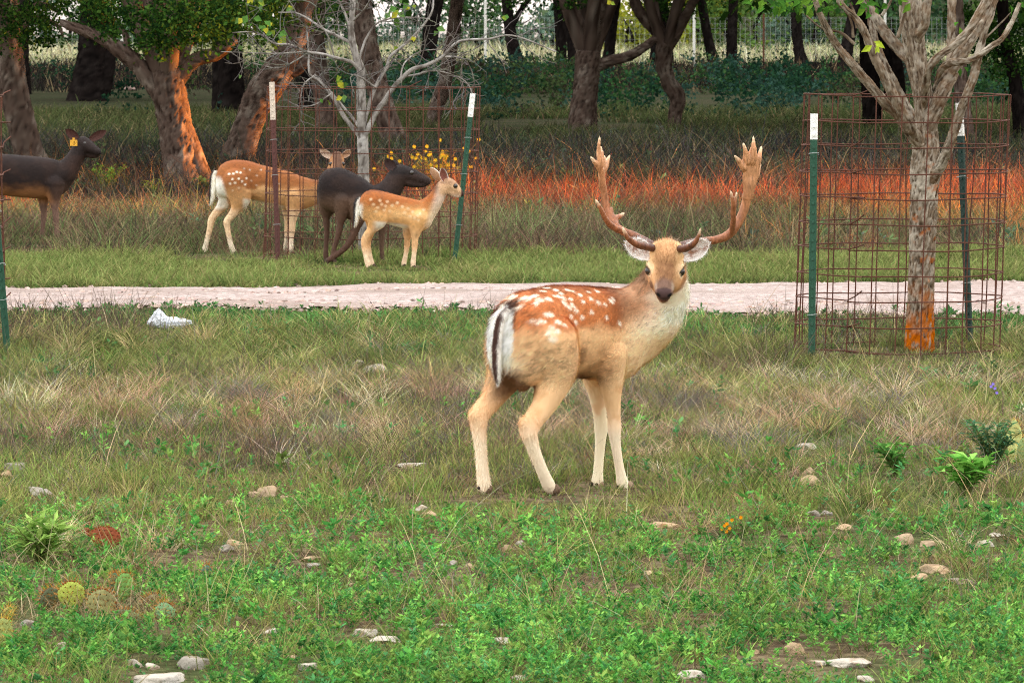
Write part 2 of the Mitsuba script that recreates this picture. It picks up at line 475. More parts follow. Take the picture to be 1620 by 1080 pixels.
tree('oak_tree', 'dark leaning oak behind the dark doe at the left edge, leafy twigs on top', [(60, 285, 52), (46, 240, 46), (32, 190, 44), (20, 130, 44), (12, 60, 44), (8, -20, 40)],
     [[(14, 60, 20), (50, 30, 12), (90, 40, 7), (100, 60, 3)], [(14, 40, 16), (60, 8, 10), (95, 20, 4)]], OAK, crowns=[(20, 15, 40, 28, -1.5), (70, 20, 38, 22, -1.0), (50, 48, 45, 20, -1.3), (95, 8, 30, 18, 0), (20, 50, 28, 20, -1.5), (85, 62, 24, 10, -1.2)],
     leaf=0.05, leaf_n=2600, overhead=(4.2, 2.4, 2200), seed=3)
tree('oak_tree', 'big forked oak lit orange down its right side, behind the spotted doe', [(294, 305, 62), (287, 262, 56), (277, 200, 50), (268, 150, 52), (263, 110, 48)],
     [[(281, 175, 22), (292, 205, 28), (306, 250, 34), (322, 300, 40)], [(258, 160, 24), (237, 128, 26), (215, 100, 26), (190, 80, 24), (165, 62, 19), (130, 48, 15), (95, 36, 10)], [(198, 82, 14), (200, 60, 9), (188, 40, 6)],
      [(280, 130, 24), (297, 105, 24), (318, 92, 22), (345, 84, 20), (372, 60, 15)], [(262, 118, 34), (252, 80, 30), (238, 30, 26), (230, -20, 24)], [(272, 118, 30), (288, 80, 26), (292, 40, 24), (300, -20, 22)]], OAK,
     crowns=[(170, 25, 45, 32, 0.3), (235, 30, 55, 36, -1.2), (300, 25, 60, 40, -1.6), (365, 22, 55, 36, -0.8), (250, 62, 40, 16, -1.4), (320, 60, 35, 18, -1.5), (400, 40, 40, 34, 0.8), (340, 10, 90, 26, 1.5), (165, 55, 14, 14, -0.8), (440, 22, 40, 26, 1.6)], leaf=0.055, leaf_n=9000,
     overhead=(4.4, 3.0, 3200), sides=48, step=0.03, depth=0.03, seed=5)
tree('oak_tree', 'leaning oak trunk with a sawn knob and orange lit foot, behind the spotted doe', [(372, 268, 54), (384, 225, 46), (399, 180, 44), (416, 146, 50), (440, 112, 48), (462, 70, 42), (475, 10, 38)],
     [[(424, 145, 30), (413, 134, 34), (405, 127, 30)], [(440, 118, 22), (470, 108, 20), (492, 90, 14)]], OAK, crowns=[(440, 30, 45, 34, 1.0), (490, 20, 50, 30, 1.0)], leaf=0.06, leaf_n=1800, overhead=(4.2, 2.6, 2400), sides=44, step=0.03, depth=0.03, seed=8)
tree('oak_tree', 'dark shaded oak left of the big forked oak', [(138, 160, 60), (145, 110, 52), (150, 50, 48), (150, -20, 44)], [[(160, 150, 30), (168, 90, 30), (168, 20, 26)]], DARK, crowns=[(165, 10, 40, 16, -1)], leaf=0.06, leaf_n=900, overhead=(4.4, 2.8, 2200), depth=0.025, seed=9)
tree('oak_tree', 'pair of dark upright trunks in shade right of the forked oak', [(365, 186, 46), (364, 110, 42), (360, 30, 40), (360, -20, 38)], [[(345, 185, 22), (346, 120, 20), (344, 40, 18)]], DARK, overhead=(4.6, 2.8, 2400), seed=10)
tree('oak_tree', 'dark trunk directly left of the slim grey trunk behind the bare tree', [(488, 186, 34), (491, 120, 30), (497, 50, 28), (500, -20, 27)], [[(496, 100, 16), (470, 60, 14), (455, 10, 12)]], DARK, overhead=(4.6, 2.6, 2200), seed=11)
tree('oak_tree', 'slim grey trunk standing behind the left branches of the bare white tree', [(517, 212, 34), (512, 160, 29), (504, 105, 28), (500, 50, 26), (505, -20, 24)], [], OAK, overhead=(4.2, 2.2, 1600), seed=12)
tree('oak_tree', 'grey trunk leaning left directly behind the stem of the bare white tree', [(628, 238, 38), (608, 175, 34), (592, 115, 33), (578, 50, 31), (570, -20, 30)], [[(583, 80, 14), (560, 40, 12), (545, 0, 10)]], OAK, overhead=(4.2, 2.4, 1800), sides=32, step=0.04, seed=13)
tree('oak_tree', 'thin trunk leaning right with a bend, left of the white tipped green post', [(686, 208, 24), (689, 175, 22), (704, 130, 22), (714, 70, 20), (726, -15, 20)], [], OAK, overhead=(4.2, 2.0, 1400), seed=14)
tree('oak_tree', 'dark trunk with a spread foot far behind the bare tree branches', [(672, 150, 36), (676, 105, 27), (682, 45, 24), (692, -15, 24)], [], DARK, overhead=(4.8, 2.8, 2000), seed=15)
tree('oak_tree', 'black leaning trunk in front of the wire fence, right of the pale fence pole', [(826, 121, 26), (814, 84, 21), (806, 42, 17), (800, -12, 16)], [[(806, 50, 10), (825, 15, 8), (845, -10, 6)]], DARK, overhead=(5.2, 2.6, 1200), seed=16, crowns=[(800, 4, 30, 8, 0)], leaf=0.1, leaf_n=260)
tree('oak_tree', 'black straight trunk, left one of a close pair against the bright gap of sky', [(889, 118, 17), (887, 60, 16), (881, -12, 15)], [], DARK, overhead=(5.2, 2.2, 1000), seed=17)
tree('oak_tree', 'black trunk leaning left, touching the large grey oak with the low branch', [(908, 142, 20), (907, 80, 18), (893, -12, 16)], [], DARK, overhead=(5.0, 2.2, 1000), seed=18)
tree('oak_tree', 'large grey oak with a v shaped fork and a long low branch reaching right', [(921, 214, 46), (924, 165, 40), (929, 115, 39), (931, 80, 38)], [[(928, 85, 28), (918, 45, 22), (897, 5, 20), (880, -20, 18)], [(934, 85, 30), (942, 45, 27), (949, 5, 25), (953, -20, 24)], [(936, 110, 20), (962, 97, 17), (990, 91, 15), (1015, 78, 14), (1038, 60, 11)]], OAK,
     crowns=[(900, 2, 50, 9, 0)], leaf=0.07, leaf_n=420, overhead=(4.4, 2.6, 1600), sides=40, step=0.035, depth=0.025, seed=19)
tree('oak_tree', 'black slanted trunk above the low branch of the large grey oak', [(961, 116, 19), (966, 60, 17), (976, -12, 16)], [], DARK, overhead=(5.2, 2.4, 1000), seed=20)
tree('oak_tree', 'crooked knobbly oak with a twisting trunk and twin curved limbs', [(1067, 213, 22), (1068, 182, 20), (1072, 155, 25), (1057, 128, 23), (1050, 95, 25), (1052, 68, 26)], [[(1052, 75, 22), (1040, 50, 21), (1020, 30, 19), (1006, 8, 18), (1002, -20, 16)], [(1053, 78, 20), (1068, 58, 17), (1080, 34, 16), (1098, 2, 14), (1110, -20, 12)]], OAK,
     crowns=[(1060, 6, 50, 10, 0.5), (1045, 20, 22, 12, 0.5)], leaf=0.06, leaf_n=1000, overhead=(4.2, 2.4, 1600), sides=32, step=0.035, depth=0.022, seed=21)
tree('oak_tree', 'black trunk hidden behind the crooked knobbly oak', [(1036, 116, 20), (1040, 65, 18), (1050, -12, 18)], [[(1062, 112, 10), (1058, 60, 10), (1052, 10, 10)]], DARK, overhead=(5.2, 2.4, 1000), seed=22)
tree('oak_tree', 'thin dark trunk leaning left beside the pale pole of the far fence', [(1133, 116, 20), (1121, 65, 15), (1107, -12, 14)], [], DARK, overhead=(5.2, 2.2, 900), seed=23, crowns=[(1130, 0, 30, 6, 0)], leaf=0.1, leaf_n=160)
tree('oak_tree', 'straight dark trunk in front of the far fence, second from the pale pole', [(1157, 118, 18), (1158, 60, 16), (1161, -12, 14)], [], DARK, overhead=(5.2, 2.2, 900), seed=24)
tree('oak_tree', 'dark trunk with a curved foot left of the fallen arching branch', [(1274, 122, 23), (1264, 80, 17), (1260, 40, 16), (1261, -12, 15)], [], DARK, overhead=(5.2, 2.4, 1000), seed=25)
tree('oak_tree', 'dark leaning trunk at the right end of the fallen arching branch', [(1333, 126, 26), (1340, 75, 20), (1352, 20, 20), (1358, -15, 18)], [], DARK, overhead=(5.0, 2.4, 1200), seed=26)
tree('oak_tree', 'broad grey brown trunk seen through the left limbs of the caged tree', [(1381, 212, 28), (1378, 150, 28), (1376, 90, 30), (1372, 30, 26), (1372, -15, 24)], [[(1400, 175, 26), (1412, 130, 22), (1398, 80, 20), (1380, 30, 16)], [(1425, 160, 20), (1418, 100, 18), (1405, 60, 14)]], DARK, overhead=(4.4, 2.4, 1600), seed=27)
tree('oak_tree', 'brown trunk seen between the right limbs of the caged tree', [(1530, 226, 24), (1522, 150, 22), (1516, 80, 22), (1512, -15, 20)], [], OAK, overhead=(4.4, 2.4, 1600), seed=28)
tree('oak_tree', 'dense shaded tree at the right edge, leaves down to the undergrowth', [(1615, 218, 22), (1608, 140, 20), (1590, 60, 18), (1585, -15, 16)], [[(1600, 100, 10), (1575, 80, 7), (1560, 70, 4)]], DARK, crowns=[(1600, 85, 40, 30, 0), (1570, 60, 45, 40, 1.5), (1610, 25, 40, 30, 0.5), (1545, 25, 40, 26, 2.0), (1610, 130, 24, 30, 1.0)], leaf=0.07, leaf_n=4200, overhead=(4.4, 2.4, 1600), seed=29)
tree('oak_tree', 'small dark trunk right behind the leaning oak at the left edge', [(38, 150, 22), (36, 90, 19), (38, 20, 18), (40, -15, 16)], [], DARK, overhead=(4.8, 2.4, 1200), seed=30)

# trees and bushes beyond the game fence
beyond = [(60, 72, 70, 52, 'grey green bush beyond the far fence at the left, behind the leaning oak'), (150, 66, 90, 60, 'tall mid green tree beyond the far fence behind the shaded oak'), (250, 70, 80, 50, 'loose green bush beyond the far fence under the big oak crown'), (345, 66, 90, 62, 'dark green bush beyond the far fence behind the pair of trunks'),
          (450, 68, 80, 50, 'green bush beyond the far fence behind the leaning oak with the knob'), (560, 66, 80, 60, 'broad green tree beyond the far fence behind the bare white tree'), (650, 66, 70, 64, 'blue green juniper beyond the far fence behind the bare branches'), (740, 66, 70, 62, 'dark bushy tree beyond the far fence beside the pale pole'),
          (810, 72, 50, 24, 'low hazy tree beyond the far fence under the bright gap of sky'), (880, 74, 60, 20, 'low grey green bush beyond the far fence between the black trunks'), (945, 74, 40, 26, 'yellow green bush beyond the far fence left of the slanted black trunk'), (1010, 74, 60, 26, 'bright yellow green bush beyond the far fence right of the slanted black trunk'),
          (1085, 70, 70, 46, 'sunny yellow green tree beyond the far fence at the pale pole'), (1165, 66, 60, 62, 'dark green tree beyond the far fence behind the two thin dark trunks'), (1255, 66, 50, 40, 'blue green tree beyond the far fence with bright sky through its top'), (1320, 66, 80, 60, 'dark green tree beyond the far fence behind the arching branch'),
          (1410, 66, 70, 66, 'green bush beyond the far fence behind the stem of the caged tree'), (1490, 66, 80, 66, 'deep green bush beyond the far fence behind the right limbs of the caged tree'), (1575, 66, 80, 70, 'dark green tree beyond the far fence near the right edge')]
for k, (px, py, rx, ry, lab) in enumerate(beyond):
    r = np.random.default_rng(100 + k)
    d = 262 + r.uniform(-30, 40)
    base = W(px, 88, d)
    base[2] = gz(base[0], base[1])
    key = thing('far_tree', lab, 'tree' if 'tree' in lab or 'juniper' in lab else 'bush', 'trees and bushes beyond the far fence')
    topz = 1.92 + (55 - (py - ry)) / F * d
    m = d / F
    tp, tc = [], []
    for q in range(3):
        x = base + np.array([r.normal(0, rx * m * 0.25), r.normal(0, 0.5), -0.1])
        tp.append(bark_tube(np.vstack([x, x + [r.normal(0, 0.3), 0, topz * 0.5], x + [r.normal(0, 0.7), r.normal(0, 0.4), topz * 0.95]]), np.array([0.11, 0.08, 0.02]), DARK, 7, 0.25, 0.01))
    v, f, c = join(tp)
    part(key, 'trunk', (v, f), 'matte', c, smooth=True)
    nc = 13
    cs = base + np.column_stack([r.normal(0, rx * m * 0.5, nc), r.normal(0, rx * m * 0.4, nc), r.uniform(0.12, 0.95, nc) * (topz + (2.2 if ry > 45 else 0))])
    rs = np.tile([rx * m * 0.5, rx * m * 0.5, max(0.5, topz * 0.22)], (nc, 1)) * r.uniform(0.6, 1.2, (nc, 1))
    tone = np.array([lin(66, 96, 62), lin(84, 112, 56), lin(58, 84, 60), lin(104, 124, 58)])[r.integers(0, 4)]
    if 'yellow' in lab:
        tone = lin(142, 150, 58)
    if 'blue' in lab or 'hazy' in lab or 'grey' in lab:
        tone = lin(88, 112, 96)
    v, f, c = cluster_leaves(cs, rs, 2600 if ry > 30 else 1500, 0.24, [tone, tone * 0.7, tone * 1.3, tone * [1.2, 1.05, 0.7]], r)
    part(key, 'crown', (v, f), 'leaf_skin', c)

# the oak wood on the rise to the right, out of the picture: the low sun comes in under its crowns
r = np.random.default_rng(901)
wp, wt = [], []
for k in range(9):
    x, y = r.uniform(15, 25), 60 + k * 4.6 + r.normal(0, 0.6)
    y += 3.2 if abs(y - 79.2) < 2.2 else 0
    z = float(gz(x, y))
    lo = r.uniform(1.75, 2.3) + (0.7 if abs(y - 79.2) < 4 else 0)
    cs = np.array([[x + r.normal(0, 1.0), y + r.normal(0, 1.0), z + lo + r.uniform(0.7, 3.2)] for _ in range(8)])
    wp.append(cluster_leaves(cs, np.tile([1.4, 1.4, 0.75], (8, 1)), 1500, 0.24, OAK_LEAF, r))
    wt.append(bark_tube(np.array([[x, y, z - 0.2], [x + 0.2, y, z + 1.4], [x, y + 0.3, z + 3.6]]), np.array([0.26, 0.2, 0.08]), OAK, 12, 0.15, 0.02))
wp.append(cluster_leaves(np.array([[22 + r.normal(0, 1.5), 79.3 + r.normal(0, 1.1), gz(22, 79.3) + 2.55 + r.uniform(0, 2.0)] for _ in range(8)]), np.tile([1.4, 1.3, 0.7], (8, 1)), 2600, 0.24, OAK_LEAF, r))
v, f, c = join(wp + wt)
stuff('woodland', (v, f), 'leaf_skin', c, 'oak wood on the rise beyond the right edge of the paddock', 'wood')

# ---------------------------------------------------------------- the two caged trees
d_cage = 34.3
key = thing('caged_tree', 'tree with flaky pale bark in the right wire cage, orange lichen at its foot', 'tree')
CAGED = key
stem = [(1454, 566, 46), (1456, 500, 41), (1458, 430, 39), (1460, 370, 39), (1462, 310, 41), (1464, 270, 44), (1465, 225, 38), (1464, 185, 31), (1460, 150, 29), (1452, 110, 30), (1446, 70, 31), (1442, 30, 34), (1440, -20, 32)]
pts, rad = pix_path(stem, d_cage)
pts[0, 2] = gz(pts[0, 0], pts[0, 1]) - 0.08


def lichen(v, c, z0, spread):
    """Orange lichen low on the bark."""
    p = np.clip((z0 - v[:, 2] + spread * (meshkit.fbm(v * 7, 3, 61) - 0.5) * 2) / 0.22, 0, 1) * np.clip((meshkit.fbm(v * np.array([50, 50, 18.0]), 2, 62) - 0.24) / 0.2, 0, 1)
    up = np.clip((meshkit.fbm(v * 16 + 9, 3, 63) - 0.63) / 0.08, 0, 1) * np.clip((1.45 - v[:, 2]) / 0.3, 0, 1) * 0.6
    w = np.maximum(p, up)[:, None]
    return c * (1 - w) + (lin(176, 92, 14) * (0.75 + 0.5 * meshkit.noise(v * 50, 64)[:, None])) * w


v, f, c = bark_tube(pts, rad, PALE, 96, 0.010, 0.012, freq=70, seed=2, flecks=0.42)
c = lichen(v, c, 0.42, 0.36)
part(key, 'trunk', (v, f), 'matte', c, smooth=True)
limbs = [[(1462, 240, 24, 0), (1442, 212, 20, -0.1), (1420, 182, 18, -0.15), (1400, 163, 17, -0.2), (1372, 130, 15, -0.25), (1347, 100, 14, -0.3), (1328, 78, 13, -0.3), (1313, 54, 12, -0.35), (1298, 25, 10, -0.4), (1285, -15, 8, -0.4)],
         [(1455, 225, 20, -0.05), (1434, 190, 18, -0.2), (1411, 147, 17, -0.3), (1396, 115, 15, -0.35), (1384, 92, 14, -0.4), (1366, 48, 12, -0.45), (1352, 28, 11, -0.45), (1334, 10, 9, -0.5), (1320, -15, 8, -0.5)],
         [(1456, 205, 16, 0.1), (1432, 165, 14, 0.25), (1414, 130, 14, 0.35), (1396, 96, 13, 0.4), (1384, 60, 12, 0.45), (1374, 20, 10, 0.5), (1368, -15, 9, 0.5)],
         [(1446, 100, 22, 0), (1425, 80, 21, 0.1), (1405, 58, 20, 0.15), (1390, 36, 17, 0.2), (1372, 6, 15, 0.25), (1362, -15, 13, 0.25)],
         [(1466, 215, 28, 0), (1476, 185, 26, -0.05), (1490, 150, 26, -0.05), (1504, 118, 27, 0), (1518, 88, 27, 0), (1540, 48, 25, 0.05), (1560, 8, 22, 0.1), (1572, -20, 20, 0.1)],
         [(1463, 155, 14, -0.12), (1466, 125, 13, -0.25), (1470, 108, 13, -0.3), (1482, 92, 13, -0.33), (1510, 71, 13, -0.35), (1535, 45, 12, -0.35), (1556, 10, 11, -0.35), (1566, -20, 10, -0.35)],
         [(1474, 282, 22, -0.05), (1488, 262, 18, -0.1), (1503, 226, 17, -0.2), (1515, 190, 16, -0.25), (1531, 148, 15, -0.3), (1541, 118, 15, -0.3), (1547, 92, 14, -0.3), (1556, 55, 12, -0.3), (1567, 25, 11, -0.3), (1580, -15, 9, -0.3)],
         [(1503, 100, 13, -0.15), (1522, 98, 11, -0.3), (1541, 93, 10, -0.35), (1560, 80, 10, -0.4), (1578, 67, 10, -0.4), (1592, 52, 9, -0.4), (1603, 30, 8, -0.4), (1614, 5, 7, -0.4)],
         [(1500, 125, 14, 0.1), (1504, 90, 15, 0.2), (1505, 50, 14, 0.25), (1506, 10, 14, 0.25), (1506, -20, 13, 0.25)],
         [(1452, 60, 16, -0.05), (1463, 38, 15, -0.12), (1466, 10, 14, -0.15), (1472, -20, 12, -0.15)]]
for k, l in enumerate(limbs):
    lp, lr = pix_path(l, d_cage)
    for q, row in enumerate(l):
        lp[q] = W(row[0], row[1], d_cage + row[3])
    ax = np.array([lp[0, 0] * 0.4 + W(1463, l[0][1], d_cage)[0] * 0.6, d_cage, lp[0, 2]])
    lp = np.vstack([ax - [0, 0, 0.16], ax * 0.6 + lp[0] * 0.4 - [0, 0, 0.05], lp])
    lr = np.r_[lr[0] * 0.45, lr[0] * 0.8, lr] * 0.88
    v, f, c = bark_tube(lp, lr, PALE if k not in (2, 3) else (PALE[0] * 0.7, PALE[1] * 0.7, PALE[2] * 0.8), 40, 0.011, 0.007, freq=70, seed=k + 3, flecks=0.42)
    band = (meshkit.noise(np.column_stack([v[:, 2] * 40 + v[:, 0] * 25, v[:, 0] * 9, v[:, 1] * 9]), 71) > 0.6)[:, None] * 0.3   # lenticel bands
    part(key, 'limb', (v, f), 'matte', c * (1 - band) + lin(126, 92, 62) * band, smooth=True)
twig, td = [], []
for (rows) in ([(1352, 70, 5), (1330, 52, 4), (1300, 45, 3), (1272, 22, 2)], [(1356, 45, 5), (1352, 22, 4), (1345, 5, 3)], [(1420, 60, 6), (1432, 20, 4), (1436, -10, 3)], [(1560, 60, 3), (1580, 40, 2.5), (1600, 20, 2)], [(1395, 25, 5), (1408, 5, 4), (1415, -15, 3)], [(1350, 60, 4), (1345, 30, 3), (1320, 0, 2.5)]):
    lp, lr = pix_path(rows, d_cage - 0.3)
    twig.append(bark_tube(lp, lr, PALE, 8, 0.02, 0.002))
for t_ in twig:
    part(key, 'twig', t_[:2], 'matte', t_[2], smooth=True)
r = np.random.default_rng(55)
spots = [(r.normal(1215, 22), r.uniform(-6, 14)) for _ in range(26)] + [(r.normal(1275, 30), r.uniform(-8, 22)) for _ in range(46)] + [(r.normal(1345, 40), r.uniform(-12, 12)) for _ in range(34)] + [(1385, 70), (1382, 66), (1390, 72), (1386, 78), (1380, 72), (1520, 108), (1526, 106), (1375, 20), (1370, 15), (1612, 5), (1605, 12), (1618, -2), (1598, 8), (1515, 35), (1518, 43), (1440, 5), (1425, 2)]
LEAF_G = [lin(58, 98, 36), lin(74, 120, 44), lin(44, 78, 34), lin(96, 134, 46)]
for q, (px, py) in enumerate(spots):
    p = W(px, py, d_cage - 0.35 + r.normal(0, 0.2))
    ln = r.uniform(0.05, 0.085)
    dirn = unit([r.normal(0, 1), r.normal(0, 0.7), -0.7 + r.normal(0, 0.5)])
    cc = LEAF_G[r.integers(0, 4)] * r.uniform(0.8, 1.2) if not 106 <= q < 111 else lin(170, 190, 60)
    v, f, c = leaves(p[None], dirn[None], unit([[r.normal(), -1.0, 0.8]]), np.array([ln]), np.array([ln * 0.55]), np.array([cc]))
    part(key, 'leaf', (v, f), 'leaf_skin', c)
# the crown out of the picture above
cs = np.array([[pts[-1, 0] + r.normal(0, 0.8), d_cage + r.normal(0, 0.7), 2.9 + r.uniform(0, 0.9)] for _ in range(8)])
v, f, c = cluster_leaves(cs, np.tile([0.7, 0.7, 0.4], (8, 1)), 900, 0.09, LEAF_G, r)
part(key, 'crown', (v, f), 'leaf_skin', c)

# the bare white tree in the middle cage
d_bare = 49.0
key = thing('bare_tree', 'small white barked tree with bare tangled twigs in the middle wire cage', 'tree')
stem = [(577, 407, 19), (576, 330, 18), (575, 260, 17), (573.5, 216, 17), (572, 173, 15), (571, 130, 14), (571, 112, 13), (564, 91, 12), (557, 65, 11), (555, 43, 10), (557, 28, 9), (559, -15, 8)]
pts, rad = pix_path(stem, d_bare)
pts[0, 2] = gz(pts[0, 0], pts[0, 1]) - 0.05
v, f, c = bark_tube(pts, rad, WHITE, 24, 0.02, 0.004, freq=40, seed=7)
part(key, 'trunk', (v, f), 'matte', c, smooth=True)
branches = [[(573, 219, 9), (566, 212, 9), (544, 184, 8), (523, 149, 6.5), (505, 127, 5), (490, 117, 4), (488, 82, 3), (486, 50, 2)],
            [(570, 205, 6), (560, 190, 5.5), (540, 166, 5), (510, 130, 3.5), (498, 118, 2.5)],
            [(575, 219, 11), (581, 207, 11), (596, 177, 10.5), (607, 162, 10), (618, 145, 9), (633, 127, 8.5), (653, 110, 8), (674, 104, 7), (700, 90, 6), (727, 66, 5), (773, 62, 4), (813, 57, 3), (880, 82, 1.8)],
            [(575, 200, 8), (580, 180, 8), (587, 156, 7.5), (598, 130, 7), (613, 104, 6), (617, 90, 5.5), (652, 60, 4.5), (682, 22, 3.5), (686, -10, 3)],
            [(571, 115, 7), (557, 99, 7), (536, 93, 6), (510, 86, 5), (484, 82, 4.5), (458, 71, 4), (434, 69, 3.2), (406, 52, 2.4), (367, 52, 1.6)],
            [(560, 72, 6), (549, 65, 6), (518, 50, 5), (501, 39, 4), (471, 22, 3), (440, 20, 2)],
            [(566, 100, 5), (580, 60, 4), (600, 35, 3), (640, 28, 2.2), (680, 30, 1.5)],
            [(556, 50, 5), (545, 20, 4), (530, -10, 3)], [(557, 35, 4), (580, 10, 3), (590, -12, 2.5)],
            [(640, 122, 4), (660, 118, 3), (690, 112, 2.5), (735, 128, 2), (752, 160, 1.4)], [(700, 90, 3.5), (730, 92, 3), (745, 110, 2), (752, 140, 1.4)],
            [(488, 82, 3), (470, 95, 2.4), (440, 108, 1.8), (400, 100, 1.4)], [(484, 82, 3), (440, 85, 2.4), (400, 84, 1.8), (350, 82, 1.2)], [(523, 149, 2.5), (500, 165, 2), (470, 172, 1.6)], [(497, 120, 2.5), (480, 135, 2), (474, 165, 1.6)],
            [(530, 95, 3), (520, 60, 2.6), (500, 25, 2.2), (505, -10, 1.8)], [(596, 140, 3), (570, 122, 2.4), (555, 118, 1.6)], [(633, 127, 3), (640, 100, 2.4), (665, 82, 2), (700, 78, 1.5)]]
r = np.random.default_rng(77)
tw = []
for k, l in enumerate(branches):
    off = np.linspace(0, r.uniform(-0.5, 0.5), len(l))
    lp = np.array([W(a[0], a[1], d_bare + o) for a, o in zip(l, off)])
    lr = np.array([a[2] / 2.4 / F * d_bare for a in l])
    v, f, c = bark_tube(lp, lr, WHITE, 10, 0.03, 0.002, freq=40, seed=k)
    part(key, 'branch', (v, f), 'matte', c, smooth=True)
    for q in range(int(3 + 5 * len(l) / 4)):     # twigs
        t = r.uniform(0.25, 1.0) * (len(lp) - 1)
        i0 = min(int(t), len(lp) - 2)
        p0 = lp[i0] + (lp[i0 + 1] - lp[i0]) * (t - i0)
        along = unit(lp[i0 + 1] - lp[i0])
        dirn = unit(along * 0.7 + r.normal(0, 0.75, 3) + [0, 0, 0.1])
        n0, L = 5, r.uniform(0.14, 0.45)
        pp = [p0]
        for s in range(n0):
            dirn = unit(dirn + r.normal(0, 0.3, 3))
            pp.append(pp[-1] + dirn * L / n0)
            if s in (1, 2, 3) and r.random() < 0.6:
                dd = unit(dirn + r.normal(0, 0.8, 3))
                e = pp[-1]
                sub = np.array([e, e + dd * L * 0.2 + r.normal(0, 0.01, 3), e + dd * L * 0.45])
                vv, ff = tube(sub, [0.003, 0.0024, 0.0018], 4, cap=False)
                tw.append((vv, ff, vary(WHITE[0] * 0.5, 1)))
        vv, ff = tube(np.array(pp), np.linspace(0.0042, 0.0022, n0 + 1), 4, cap=False)
        tw.append((vv, ff, vary(WHITE[0] * 0.5, 1)))
v, f, c = join(tw)
part(key, 'twigs', (v, f), 'matte', c, stuff=True)
for (px, py, n) in ((388, 28, 3), (395, 34, 3), (422, 40, 4), (418, 46, 3), (438, 52, 3), (400, 3, 4), (412, 6, 3), (460, 12, 3), (535, 125, 3), (540, 128, 2), (542, 153, 2), (508, 158, 2), (690, 48, 2), (655, 62, 2), (645, 10, 4), (630, 15, 3), (620, 18, 2), (548, 72, 2), (455, 65, 2), (380, 68, 1), (630, 78, 1), (800, 18, 2), (960, 2, 2), (385, 118, 1)):
    for q in range(n):
        p = W(px + r.normal(0, 6), py + r.normal(0, 4), d_bare + r.normal(0, 0.15))
        ln = r.uniform(0.045, 0.085)
        cc = [lin(128, 148, 56), lin(176, 172, 58), lin(86, 128, 60), lin(100, 134, 74)][r.integers(0, 4)]
        v, f, c = leaves(p[None], unit([[r.normal(), r.normal() * 0.5, -0.6]]), unit([[r.normal() * 0.4, -1, 0.5]]), np.array([ln]), np.array([ln * 0.85]), np.array([cc]))
        part(key, 'leaf', (v, f), 'leaf_skin', c)


# ---------------------------------------------------------------- wire cages and steel posts
def wire(pts, rad=0.0043, sides=5):
    return tube(np.asarray(pts), rad, sides, cap=False)


def cage(label, x, y, R, height, n_up, n_hoop, seed, lean=(0, 0), a0=0.0, span=2 * np.pi, z0=0.0):
    r = np.random.default_rng(seed)
    key = thing('wire_cage', label, 'cage', 'wire cages round the young trees')
    base = float(gz(x, y)) + z0
    wob = r.normal(0, 0.005, (n_up, 2))

    def at(ang, t):
        rr = R * (1 + 0.025 * np.sin(3 * ang + seed) * t)
        return np.stack([x + rr * np.cos(ang) + lean[0] * t, y + rr * np.sin(ang) + lean[1] * t, base + height * t + 0.004 * np.sin(2 * ang + seed)], -1)

    for k in range(n_hoop):
        t = k / (n_hoop - 1)
        ang = np.linspace(0, 2 * np.pi, 73) + a0
        p = at(ang, np.full(73, t))
        p[:, 2] += 0.003 * np.sin(5 * ang + k) + np.linspace(0, 0.008, 73) * (k % 2 == 0)
        p = np.vstack([p, p[-1] + [0.05 * math.cos(a0 + 1.57), 0.05 * math.sin(a0 + 1.57) - 0.02, 0.012 * (k % 3)], p[-1] + [0.12 * math.cos(a0 + 1.3), 0.12 * math.sin(a0 + 1.3) - 0.03, 0.03 * (k % 3)]])
        part(key, 'hoop', wire(p), 'rust', smooth=True)
    for k in range(n_up):
        ang = a0 + 2 * np.pi * k / n_up + r.normal(0, 0.012)
        t = np.linspace(-0.05, 1.0, 12)
        p = at(np.full(12, ang), t)
        p[:, 0] += wob[k, 0] * np.sin(np.pi * t * r.uniform(1, 2)) + r.normal(0, 0.0012, 12)
        p[:, 1] += wob[k, 1] * np.sin(np.pi * t)
        part(key, 'upright_wire', wire(p), 'rust', smooth=True)
    return key


